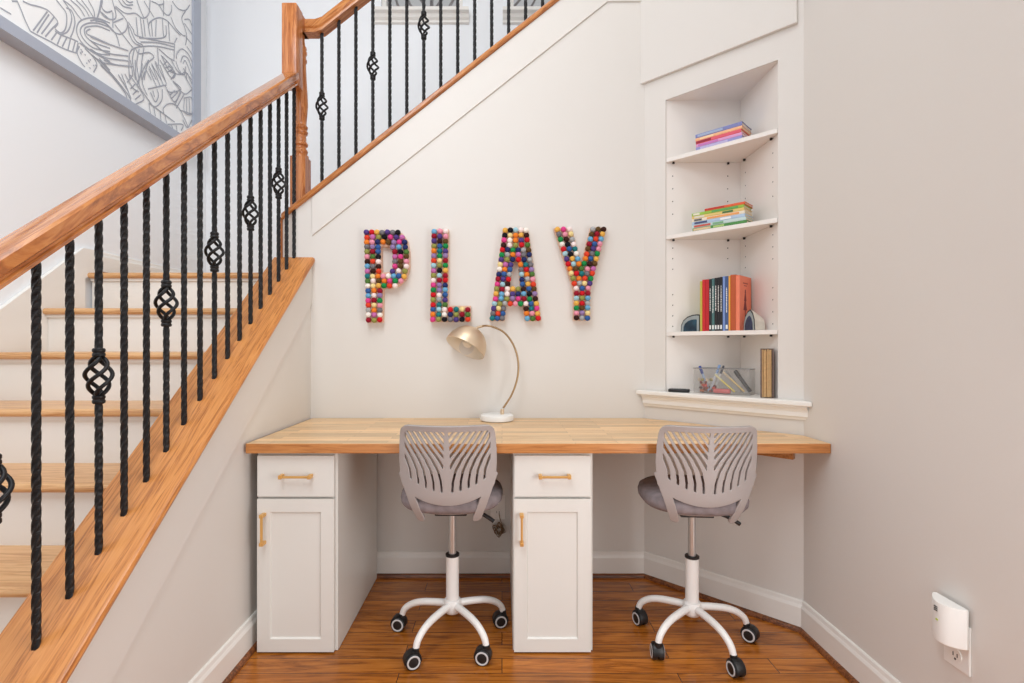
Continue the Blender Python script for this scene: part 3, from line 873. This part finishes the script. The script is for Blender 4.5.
o = er.build('eraser', flat((214, 106, 104)), None, True)
o.location = inbin(0.118, 0.020, th + 0.001); o.rotation_euler = (0, 0, bang + 0.06)
tag(o, 'pink eraser block lying at the front of the clear bin', 'eraser')
wc = [(140, 62, 40), (176, 92, 58), (206, 150, 110), (120, 44, 36), (226, 206, 180), (196, 120, 80), (90, 50, 36), (210, 80, 60), (230, 226, 220), (150, 140, 60)]
trin = MB()
for k in range(46):
    x, y = random.uniform(0.014, 0.088), random.uniform(0.013, 0.072)
    zz = th + 0.008 + (k % 5) * 0.0125 * (1 if x < 0.07 else 0.5)
    o = MB().ball((0, 0, 0), 0.0088, 0.0074, 0.0066, 1).build('bead', flat(wc[k % 10]), None, True)
    o.location = inbin(x, y, zz); o.rotation_euler = (random.random() * 3, random.random() * 3, 0)
    tag(o, 'small brown and red bead heaped in left end of the clear bin', 'bead', 'beads in the clear bin')
# old thick book on the ledge
pat = plain('patterned_cover', (120, 100, 92), 0.7, var=0.75, vscale=110)
e = empty('journal', (1.063, 2.096, SLED + 0.0004), R(-25), 'old thick journal with patterned cover and ragged cream pages on bookcase ledge', 'book')
jb = MB()
Tj, Wj, Hj = 0.047, 0.044, 0.202
sk_ = 0.0
jb.box(0, 0.004, 0, Wj, 0, Hj); jb.box(Tj - 0.004, Tj, 0, Wj, 0, Hj)
jb.box(0, Tj, Wj - 0.003, Wj, 0, Hj)
jb.build('cover', pat, e)
pg = MB()
x = 0.005
while x < Tj - 0.007:
    dx = random.uniform(0.0015, 0.004)
    pg.box(x, min(x + dx, Tj - 0.005), random.uniform(0.0, 0.010), Wj - 0.004, 0.003, Hj - random.uniform(0.002, 0.012))
    x += dx + 0.0006
pg.build('pages', M['oldpages'], e)

# ------------------------------------------------------------------ felt-ball letters
PAL = [(206, 34, 44), (150, 30, 48), (224, 72, 48), (234, 130, 50), (232, 176, 84), (238, 214, 150), (245, 236, 226), (245, 226, 222), (232, 150, 170), (222, 72, 140), (196, 110, 170),
       (150, 124, 170), (86, 66, 130), (44, 52, 100), (58, 96, 156), (110, 170, 206), (164, 204, 214), (40, 120, 124), (36, 140, 76), (84, 120, 60), (150, 150, 80), (170, 170, 170), (120, 116, 120), (30, 28, 34), (96, 70, 40), (60, 34, 30)]
BALL = []
rB = 0.0136
for c in PAL:
    b_ = MB().ball((0, 0, 0), rB, rB, rB, 2)
    m = plain('felt_%02x%02x%02x' % c, c, 0.95, bump=0.3, bscale=300, spec=0.15)
    BALL.append(b_.mesh('felt_ball', m, 'all'))
YL = YB - 0.030          # front of the letter trays
tray = plain('letter_tray', (226, 186, 160), 0.6)
def letter(word, outer, hole_, label):
    cx_ = sum(p[0] for p in outer) / len(outer)
    by = max(p[1] for p in outer)
    base = P(cx_, by, YB - 0.016)
    e = empty('wall_letter', base, 0, label, 'letter', 'felt ball letters on the wall')
    def loc(px, py, Y):
        return P(px, py, YB - 0.016) * 1.0 - base + Vector((0, Y, 0))
    bm = bmesh.new()
    ov = [bm.verts.new(loc(x, y, -0.014)) for x, y in outer]
    eds = [bm.edges.new((ov[i], ov[(i + 1) % len(ov)])) for i in range(len(ov))]
    if hole_:
        hv = [bm.verts.new(loc(x, y, -0.014)) for x, y in hole_]
        eds += [bm.edges.new((hv[i], hv[(i + 1) % len(hv)])) for i in range(len(hv))]
    bmesh.ops.triangle_fill(bm, edges=eds, use_beauty=True)
    r_ = bmesh.ops.extrude_face_region(bm, geom=list(bm.faces))
    bmesh.ops.translate(bm, verts=[v for v in r_['geom'] if isinstance(v, bmesh.types.BMVert)], vec=(0, 0.0295, 0))
    bmesh.ops.recalc_face_normals(bm, faces=bm.faces)
    me = bpy.data.meshes.new('tray'); bm.to_mesh(me); bm.free(); me.materials.append(tray)
    link('tray', me, e)
    def cross(poly, y):
        xs_ = []
        for i in range(len(poly)):
            (x0, y0_), (x1, y1_) = poly[i], poly[(i + 1) % len(poly)]
            if (y0_ <= y) != (y1_ <= y):
                xs_.append(x0 + (y - y0_) * (x1 - x0) / (y1_ - y0_))
        return xs_
    y_top = min(p[1] for p in outer)
    rows = round((by - y_top) / 4.85)
    ph = (by - y_top) / rows
    balls = []
    for r0 in range(rows):
        y = y_top + ph * (r0 + 0.5)
        xs_ = sorted(cross(outer, y) + (cross(hole_, y) if hole_ else []))
        for a, b2 in zip(xs_[::2], xs_[1::2]):
            n_ = max(1, round((b2 - a) / 5.45))
            st_ = (b2 - a) / n_
            for k in range(n_):
                balls.append((a + st_ * (k + 0.5), y + random.uniform(-0.3, 0.3)))
    last = None
    objs = []
    for i, (x, y) in enumerate(balls):
        ci = random.randrange(len(BALL))
        if ci == last: ci = (ci + 7) % len(BALL)
        last = ci
        objs.append((ci, loc(x, y, -0.021 + random.uniform(-0.002, 0.001))))
    random.shuffle(objs)
    for ci, p in objs[:100]:
        o = link('felt_ball', BALL[ci], e); o.location = p
    rest = objs[100:]
    if rest:
        bm = bmesh.new()
        me = bpy.data.meshes.new('felt_balls')
        cis = sorted(set(c for c, _ in rest))
        for ci, p in rest:
            rr = bmesh.ops.create_icosphere(bm, subdivisions=2, radius=rB, matrix=Matrix.Translation(p))
            fs = set(f for v in rr['verts'] for f in v.link_faces)
            for f in fs: f.material_index = cis.index(ci); f.smooth = True
        bm.to_mesh(me); bm.free()
        for ci in cis: me.materials.append(BALL[ci].materials[0])
        o = link('felt_ball', me, e); o['kind'] = 'stuff'
letter('P', [(365, 231), (395, 231), (403, 234), (408, 241), (410, 252), (410, 268), (407, 279), (400, 286), (391, 288.5), (384, 288.5), (383.5, 322.5), (367, 322.5)],
       [(382, 247), (390, 247), (393, 251), (393, 268), (390, 272.5), (382.5, 273)], 'letter P of multicoloured felt balls, first of PLAY on the wall')
letter('L', [(432, 230), (449, 230), (448.5, 306), (471, 306), (471, 322), (430.5, 322)], None, 'letter L of multicoloured felt balls above the lamp shade')
letter('A', [(503, 229), (528, 229), (541, 321), (524.5, 321), (522.5, 304.5), (506.5, 304.5), (504.5, 321), (489.5, 321)], [(514, 261), (517.5, 261), (520, 289.5), (509.5, 289.5)],
       'letter A of multicoloured felt balls, third of PLAY on the wall')
letter('Y', [(553.5, 229), (571.5, 229), (581, 264), (590, 228), (606, 228), (590, 290), (589.5, 320.5), (573, 320.5), (573, 290)], None,
       'letter Y of multicoloured felt balls, nearest the corner bookcase')

# ------------------------------------------------------------------ desk
DZ, DT, DF = 0.768, 0.036, 1.83
de = empty('desk', (0.1, 2.2, DZ - DT), 0, 'long butcher block desk top running wall to wall over the white cabinets', 'desk')
def dkid(o): return kid(o, de)
g_ = 0.002
dd = D(DL, 0.002, 0)
pts = [(XL + 0.009, DF), (XR - g_, DF), (XR - g_, D1.y - 0.003), (D0.x - 0.003, YB - 0.002), (XL + 0.009, YB - 0.002)]
k = MB().prism([(x, y, DZ - DT) for x, y in pts], (0, 0, DT)).bevel(0.003, 2)
dt = k.bm
dt.normal_update()
for f in dt.faces:
    f.material_index = 1 if abs(f.normal.z) < 0.6 else 0
dkid(k.build('desk_top', [M['butcher'], M['butcheredge']]))
cl = MB().prism([D(0.10, 0.002, DZ - DT - 0.060), D(DL - 0.03, 0.002, DZ - DT - 0.060), D(DL - 0.03, 0.030, DZ - DT - 0.060), D(0.10, 0.030, DZ - DT - 0.060)], (0, 0, 0.0595))
dkid(cl.build('wall_cleat', M['butcheredge']))

# ------------------------------------------------------------------ cabinets
def shaker(mb, x0, x1, z0, z1, yf, th_, stile, rec):
    """door front face towards -y with a recessed panel"""
    a = [(x0, z0), (x1, z0), (x1, z1), (x0, z1)]
    b_ = [(x0 + stile, z0 + stile), (x1 - stile, z0 + stile), (x1 - stile, z1 - stile), (x0 + stile, z1 - stile)]
    c_ = [(x0 + stile + 0.004, z0 + stile + 0.004), (x1 - stile - 0.004, z0 + stile + 0.004), (x1 - stile - 0.004, z1 - stile - 0.004), (x0 + stile + 0.004, z1 - stile - 0.004)]
    V = lambda q, y: [mb.bm.verts.new((x, y, z)) for x, z in q]
    r1, r0, r2, r3 = V(a, yf), V(a, yf + th_), V(b_, yf), V(c_, yf + rec)
    for i in range(4):
        j = (i + 1) % 4
        mb._f([r0[i], r0[j], r1[j], r1[i]]); mb._f([r1[i], r1[j], r2[j], r2[i]]); mb._f([r2[i], r2[j], r3[j], r3[i]])
    mb._f(r0[::-1]); mb._f(r3)
def pull(mb, a, b_, y, horizontal):
    """bar pull between two points in x,z on face y"""
    so = 0.024
    if horizontal:
        (x0, z) , (x1, _) = a, b_
        mb.box(x0 + 0.006, x1 - 0.006, y - so - 0.004, y - so + 0.004, z - 0.004, z + 0.004)
        for x in (x0, x1 - 0.012):
            mb.box(x, x + 0.012, y - so - 0.006, y, z - 0.007, z + 0.007)
    else:
        (x, z0), (_, z1) = a, b_
        mb.box(x - 0.004, x + 0.004, y - so - 0.004, y - so + 0.004, z0 + 0.006, z1 - 0.006)
        for z in (z0, z1 - 0.012):
            mb.box(x - 0.007, x + 0.007, y - so - 0.006, y, z, z + 0.012)
    mb.bevel(0.0015, 2)
CYF = 1.853
CZ = DZ - DT - 0.003
def cabinet(x0, label, group):
    W = 0.292
    e = empty('cabinet', (x0 + W / 2, CYF + 0.3, 0), 0, label, 'cabinet', group)
    ox, oy = -W / 2, -0.3
    c = MB()
    c.box(ox, ox + W, oy + 0.019, oy + 0.60, 0.002, CZ)
    c.build('carcass', M['cab'], e)
    dr = MB().box(ox + 0.004, ox + W - 0.009, oy, oy + 0.018, 0.570, 0.720).bevel(0.0015, 1).build('drawer', M['cab'], e)
    p = MB(); pull(p, (ox + 0.092, 0.6475), (ox + 0.208, 0.6475), oy, True)
    p.build('handle', M['brass'], dr)
    do = MB(); shaker(do, ox + 0.004, ox + W - 0.009, 0.006, 0.562, oy, 0.018, 0.047, 0.007)
    do = do.build('door', M['cab'], e)
    p = MB(); pull(p, (ox + 0.031, 0.400), (ox + 0.031, 0.513), oy, False)
    p.build('handle', M['brass'], do)
    return e
cab = cabinet(-0.894, 'narrow white cabinet with drawer and door against the stair wall', 'white cabinets under the desk')
cab2 = copy_tree(cab)
cab2.location.x = 0.040 + 0.146
cab2['label'] = 'narrow white cabinet with drawer and door standing between the two chairs'

# ------------------------------------------------------------------ lamp
YLp = 2.390
lx = P(497, 400, YLp).x
lm = empty('desk_lamp', (lx, YLp, DZ), 0, 'champagne gold arc lamp with dome shade on white marble base on the desk', 'lamp')
def lloc(px, py, dy=0): return P(px, py, YLp) - Vector((lx, YLp, DZ)) + Vector((0, dy, 0))
MB().lathe([(0.070, 0.0003), (0.078, 0.004), (0.079, 0.020), (0.076, 0.027), (0.070, 0.030), (0.0, 0.030)], seg=40).build('base', M['marble'], lm, True)
bs = lloc(502.2, 409.5)
MB().lathe([(0.009, 0.029), (0.009, 0.052), (0.007, 0.054), (0.0, 0.054)], (bs.x, 0, 0), 16).build('stem_socket', M['gold'], lm, True)
ax = Vector((0.44, 0.35, 0.82)).normalized()
oc = lloc(464.8, 348.2)
Rs = 0.0985
tip = oc + ax * (Rs * 1.12 + 0.002)
arc = [(503.2, 408), (507, 402.5), (511.5, 395), (515.5, 385), (518, 374), (518.2, 362), (515.5, 350), (510.5, 340), (503.5, 332), (495, 327.6), (488, 325.8)]
MB().tube(catmull([lloc(*p) for p in arc] + [tip + Vector((0.030, -0.012, 0.012)), tip + Vector((0.008, -0.002, 0.006))], 6), 0.0048, 10).build('arm', M['armgold'], lm, 'all')
MB().tube([tip + Vector((0.034, -0.014, 0.012)), tip + Vector((0.010, -0.003, 0.007)), tip - ax * 0.003], [0.0062, 0.0062, 0.009], 12).build('arm_collar', M['gold'], lm, True)
q = ax.to_track_quat('Z', 'Y').to_matrix().to_4x4()
sh = MB()
o_ = [(Rs * math.cos(a * PI / 2 / 14), Rs * 1.12 * math.sin(a * PI / 2 / 14)) for a in range(14)] + [(0.0005, Rs * 1.12)]
i_ = [((Rs - 0.0025) * math.cos(a * PI / 2 / 14), (Rs - 0.0025) * 1.12 * math.sin(a * PI / 2 / 14)) for a in range(14)] + [(0.0005, (Rs - 0.0025) * 1.12)]
sh.lathe(o_, oc, 40, q, cap=False)
sh.lathe([o_[0], i_[0]], oc, 40, q, cap=False)
sh.mi = 1
sh.lathe(i_, oc, 40, q, cap=False)
sh.build('lamp_shade', [M['gold'], M['shadein']], lm, True)
bu = MB().lathe([(0.012, 0.094), (0.012, 0.070), (0.014, 0.068), (0.022, 0.05), (0.026, 0.034), (0.022, 0.018), (0.010, 0.010), (0.0, 0.009)], oc, 20, q)
bu.build('bulb', plain('frosted_bulb', (236, 226, 210), 0.3), lm, True)

# ------------------------------------------------------------------ chairs
def make_chair():
    ch = empty('desk_chair', (0, 0, 0))
    K = 0.000790
    ZT = 0.846
    # backrest: punched shell
    def lerp_tab(tab, y):
        if y <= tab[0][0]: return tab[0][1]
        for (a, va), (b_, vb) in zip(tab[:-1], tab[1:]):
            if y <= b_: return va + (vb - va) * (y - a) / (b_ - a)
        return tab[-1][1]
    HW = [(80, 172), (84, 188), (90, 197), (100, 204), (120, 208), (180, 213), (250, 215), (320, 210), (350, 205), (395, 178), (440, 150)]
    AA = [(100, 148), (105, 145), (170, 105), (230, 63), (280, 38), (330, 26), (370, 23), (400, 23)]
    SS = [(100, 25), (370, 35)]
    def solid(dx, y):
        a = abs(dx)
        hw = lerp_tab(HW, y)
        shell = y >= 80 and a <= hw and y <= 437 - 44 * (a / 165) ** 2
        ac = 191 - (y - 330) * 0.355
        arm = 300 <= y <= 526 and abs(a - ac) <= (19 if y < 507 else math.sqrt(max(0, 19 ** 2 - (y - 507) ** 2)))
        if not (shell or arm): return False
        if 104 < y and a < 188 - max(0, 150 - y) * 0.08 and y < 378 - 38 * (a / 135) ** 2:
            sp = lerp_tab([(104, 5), (130, 9), (200, 13), (260, 15), (330, 17), (400, 17)], y)
            if a > sp:
                A_, S_ = lerp_tab(AA, y), lerp_tab(SS, y)
                fi = (a - A_) / S_
                off = abs(fi - round(fi)) * S_
                hwid = lerp_tab([(104, 8.8), (160, 8.4), (220, 7.0), (300, 5.4), (380, 4.9)], y)
                if -7 <= round(fi) <= 4 and off < hwid: return False
        return True
    st_ = 1.75
    nx, ny = int(440 / st_), int(452 / st_)
    bm = bmesh.new()
    vc = {}
    def vert(i, j):
        if (i, j) not in vc:
            dx, y = -220 + i * st_, 78 + j * st_
            x = dx * K; zz = ZT - (y - 80) * K
            yy = 0.050 * (dx / 212) ** 2 - (zz - 0.56) * 0.14
            if zz < 0.60: yy += ((0.60 - zz) / 0.1) ** 2 * 0.028
            if zz > 0.80: yy -= ((zz - 0.80) / 0.036) ** 2 * 0.004
            vc[(i, j)] = bm.verts.new((x, yy - 0.185, zz))
        return vc[(i, j)]
    for i in range(nx):
        for j in range(ny):
            if solid(-220 + (i + 0.5) * st_, 78 + (j + 0.5) * st_):
                f = bm.faces.new([vert(i, j), vert(i + 1, j), vert(i + 1, j + 1), vert(i, j + 1)])
                f.smooth = True
    bmesh.ops.recalc_face_normals(bm, faces=bm.faces)
    # relax stair-stepped borders
    bd = [v for v in bm.verts if v.is_boundary]
    for _ in range(4):
        npos = {}
        for v in bd:
            nb = [e_.other_vert(v) for e_ in v.link_edges if e_.is_boundary]
            if len(nb) == 2: npos[v] = v.co * 0.5 + (nb[0].co + nb[1].co) * 0.25
        for v, p in npos.items(): v.co = p
    me = bpy.data.meshes.new('backrest'); bm.to_mesh(me); bm.free(); me.materials.append(M['chairgrey'])
    bo = link('backrest', me, ch)
    so = bo.modifiers.new('thickness', 'SOLIDIFY'); so.thickness = 0.009; so.offset = 0.0
    # seat cushion
    def sup(a, p=2.6):
        c_, s_ = math.cos(a), math.sin(a)
        return math.copysign(abs(c_) ** (2 / p), c_), math.copysign(abs(s_) ** (2 / p), s_)
    def ring(w_, dpt, z_, yo=0.015, n_=48):
        return [(w_ * sup(2 * PI * k_ / n_)[0], yo + dpt * sup(2 * PI * k_ / n_)[1], z_) for k_ in range(n_)]
    se = MB()
    se.loft([ring(0.150, 0.150, 0.523), ring(0.180, 0.178, 0.527), ring(0.191, 0.188, 0.540), ring(0.193, 0.190, 0.556), ring(0.188, 0.185, 0.572), ring(0.172, 0.168, 0.583), ring(0.13, 0.13, 0.588), ring(0.06, 0.06, 0.586)])
    se.build('seat', M['fabric'], ch, 'all')
    pn = MB()
    pn.loft([ring(0.09, 0.09, 0.508), ring(0.140, 0.140, 0.512), ring(0.150, 0.150, 0.5228)])
    pn.build('seat_pan', M['chairgrey'], ch, 'all')
    mc = MB()
    mc.box(-0.06, 0.06, -0.07, 0.07, 0.488, 0.5078).bevel(0.004, 2)
    mc.build('mechanism', M['black'], ch)
    lv = MB().tube(catmull([(0.05, -0.01, 0.494), (0.10, -0.03, 0.490), (0.135, -0.04, 0.476), (0.160, -0.045, 0.460)], 5), 0.0075, 10)
    lv.build('lever', M['black'], ch, 'all')
    MB().tube([(0, 0, 0.30), (0, 0, 0.489)], 0.0145, 20).build('gas_lift', M['chrome'], ch, True)
    cv = MB().tube([(0, 0, 0.112), (0, 0, 0.315)], 0.0245, 24).build('column', M['chairwhite'], ch, True)
    MB().lathe([(0.0245, 0.314), (0.0265, 0.315), (0.0265, 0.322), (0.018, 0.324), (0.0150, 0.324)], seg=24, cap=False).build('column_collar', M['black'], cv, True)
    hub = MB().lathe([(0.010, 0.098), (0.026, 0.099), (0.030, 0.104), (0.034, 0.111), (0.034, 0.142), (0.030, 0.149), (0.0247, 0.151)], seg=28, cap=False)
    hb = hub.build('star_base', M['chairwhite'], ch, True)
    lp_ = [(0.024, 0.130), (0.07, 0.128), (0.12, 0.123), (0.155, 0.114), (0.182, 0.100), (0.200, 0.083), (0.208, 0.064), (0.210, 0.058)]
    pth = catmull([Vector((a, 0, b_)) for a, b_ in lp_], 4)
    rr = [0.0140 - 0.0030 * i / len(pth) for i in range(len(pth))]
    leg = MB().tube(pth, rr, 14).mesh('leg', M['chairwhite'], 'all')
    ca = MB()
    # twin wheel caster: axis along local y; wheels trail by local -x
    for sgn in (-1, 1):
        pf = [(0.0005, 0.0005), (0.0262, 0.0005), (0.0275, 0.004), (0.0275, 0.014), (0.0250, 0.0165), (0.0235, 0.0170)]
        MW = Matrix.Rotation(-sgn * PI / 2, 4, 'X')
        ca.mi = 0
        ca.lathe(pf, (-0.012, sgn * 0.004, 0.0275), 24, MW, cap=False)
        ca.mi = 1
        ca.lathe([(0.0235, 0.0170), (0.0225, 0.0182), (0.0185, 0.0182), (0.0175, 0.0172)], (-0.012, sgn * 0.004, 0.0275), 24, MW, cap=False)
        ca.mi = 0
        ca.lathe([(0.0175, 0.0172), (0.010, 0.0180), (0.0004, 0.0182)], (-0.012, sgn * 0.004, 0.0275), 24, MW, cap=False)
    hood = []
    for yv, k_ in ((-0.0165, 0.97), (-0.014, 1.0), (0.014, 1.0), (0.0165, 0.97)):
        rg = []
        for i in range(13):
            a = R(-8) + R(200) * i / 12
            rg.append((-0.012 + 0.031 * k_ * math.cos(a), yv, 0.0285 + 0.031 * k_ * math.sin(a)))
        for i in range(13):
            a = R(192) - R(200) * i / 12
            rg.append((-0.012 + 0.0283 * math.cos(a), yv, 0.0285 + 0.0283 * math.sin(a)))
        hood.append(rg)
    ca.loft(hood)
    ca.lathe([(0.0125, 0.050), (0.0125, 0.066), (0.006, 0.068)], (0.0, 0, 0), 14)
    came = ca.mesh('caster', [M['black'], M['ring']], True)
    for k_ in range(5):
        a = R(18 + 72 * k_)
        o = link('leg', leg, hb); o.rotation_euler = (0, 0, a)
        o = link('caster', came, hb)
        o.location = (0.210 * math.cos(a), 0.210 * math.sin(a), 0.0)
        o.rotation_euler = (0, 0, 0)
    return ch
ch1 = make_chair()
ch1.location = (-0.190, 1.957, 0)
tag(ch1, 'grey slotted-back swivel chair on white star base between the two cabinets', 'chair', 'desk chairs')
ch2 = copy_tree(ch1)
ch2.location = (0.722, 1.938, 0)
ch2.rotation_euler = (0, 0, R(-4))
ch2['label'] = 'grey slotted-back swivel chair on white star base by the angled wall'
def setcast(ch, rot, angs):
    hb = [c for c in ch.children if c.name.startswith('star_base')][0]
    hb.rotation_euler = (0, 0, R(rot))
    cs = [c for c in hb.children if c.name.startswith('caster')]
    for c, a in zip(cs, angs): c.rotation_euler = (0, 0, R(a - rot))
bpy.context.view_layer.update()
# order: right-back, back, left-back, front-left, front-right
setcast(ch1, 4, [10, 60, -8, 24, -10])
setcast(ch2, -13, [140, 210, 116, -92, 106])

# ------------------------------------------------------------------ outlet, cords and plug-in chime
ou = empty('wall_outlet', P(498, 507, YB), 0, 'white wall outlet plate on the back wall behind the left chair', 'outlet')
MB().box(-0.036, 0.036, -0.005, -0.0003, -0.058, 0.058).bevel(0.002, 2).build('cover_plate', M['white'], ou)
s = MB()
for zc in (-0.025, 0.025):
    s.lathe([(0.016, 0), (0.016, 0.002), (0.0, 0.0021)], (0, -0.005, zc), 20, Matrix.Rotation(PI / 2, 4, 'X'))
s.build('socket', M['white'], ou)
s = MB()
for zc in (-0.025, 0.025):
    for xx in (-0.006, 0.006): s.box(xx - 0.001, xx + 0.001, -0.0076, -0.0068, zc - 0.002, zc + 0.007)
s.build('slot', M['dark'], ou)
base = P(499, 530, YB - 0.03)
rc = random.Random(11)
ptsx = []
for k in range(34):
    a = k * 1.9
    ptsx.append((0.034 * math.cos(a) * rc.uniform(0.3, 1), 0.014 * math.sin(a * 1.7), 0.038 * math.sin(a) * rc.uniform(0.3, 1)))
ptsx = [(0.0, 0.018, 0.075), (0.004, 0.006, 0.055)] + ptsx
co = MB().tube(catmull(ptsx, 5), 0.0018, 6).build('power_cord', M['cord'], None, 'all')
co.location = base
tag(co, 'tangled brown power cord hanging from the outlet behind left chair', 'cord')

# plug-in chime on the right wall
yc = 1.325
wo = empty('wall_outlet', (XR, 1.322, 0.346), 0, 'white wall outlet plate low on the right wall under the plug-in chime', 'outlet')
MB().box(-0.006, -0.0003, -0.038, 0.038, -0.062, 0.062).bevel(0.002, 2).build('cover_plate', M['white'], wo)
s = MB()
for zc in (-0.027, 0.022):
    s.lathe([(0.017, 0), (0.017, 0.0022), (0.0, 0.0023)], (-0.006, 0, zc), 20, Matrix.Rotation(-PI / 2, 4, 'Y'))
s.build('socket', M['white'], wo)
s = MB()
for yy in (-0.006, 0.006): s.box(-0.0090, -0.0078, yy - 0.001, yy + 0.001, -0.032, -0.022)
s.lathe([(0.0028, 0), (0.0028, 0.001), (0.0, 0.0011)], (-0.008, 0, -0.038), 10, Matrix.Rotation(-PI / 2, 4, 'Y'))
s.build('slot', M['dark'], wo)
chm = empty('plug_in_chime', (XR - 0.012, 1.328, 0.352), 0, 'white curved plug-in chime with green light on the right wall outlet', 'chime')
m = MB()
def lens(z_, k=1.0):
    r = []
    for i in range(17):
        t = -1 + 2 * i / 16
        r.append((-0.036 * k * (1 - t * t) ** 0.8 * (1 - 0.3 * t) - 0.006, 0.050 * k * t, z_))
    r += [(0, 0.048 * k, z_), (0, -0.048 * k, z_)]
    return r
m.loft([lens(0.0, 0.9), lens(0.004), lens(0.099), lens(0.103, 0.98)])
m.build('housing', M['white'], chm, True)
def on_face(t): return -0.036 * (1 - t * t) ** 0.8 * (1 - 0.3 * t) - 0.006
s = MB()
for k in range(3):
    zz = 0.079 + k * 0.0048
    s.box(on_face(-0.05) - 0.0012, on_face(-0.05) + 0.005, -0.007, 0.004, zz, zz + 0.0022)
s.build('grille', M['dark'], chm)
s = MB().box(on_face(-0.1) - 0.0012, on_face(-0.1) + 0.004, -0.008, -0.002, 0.056, 0.060)
s.build('indicator_light', M['led'], chm)
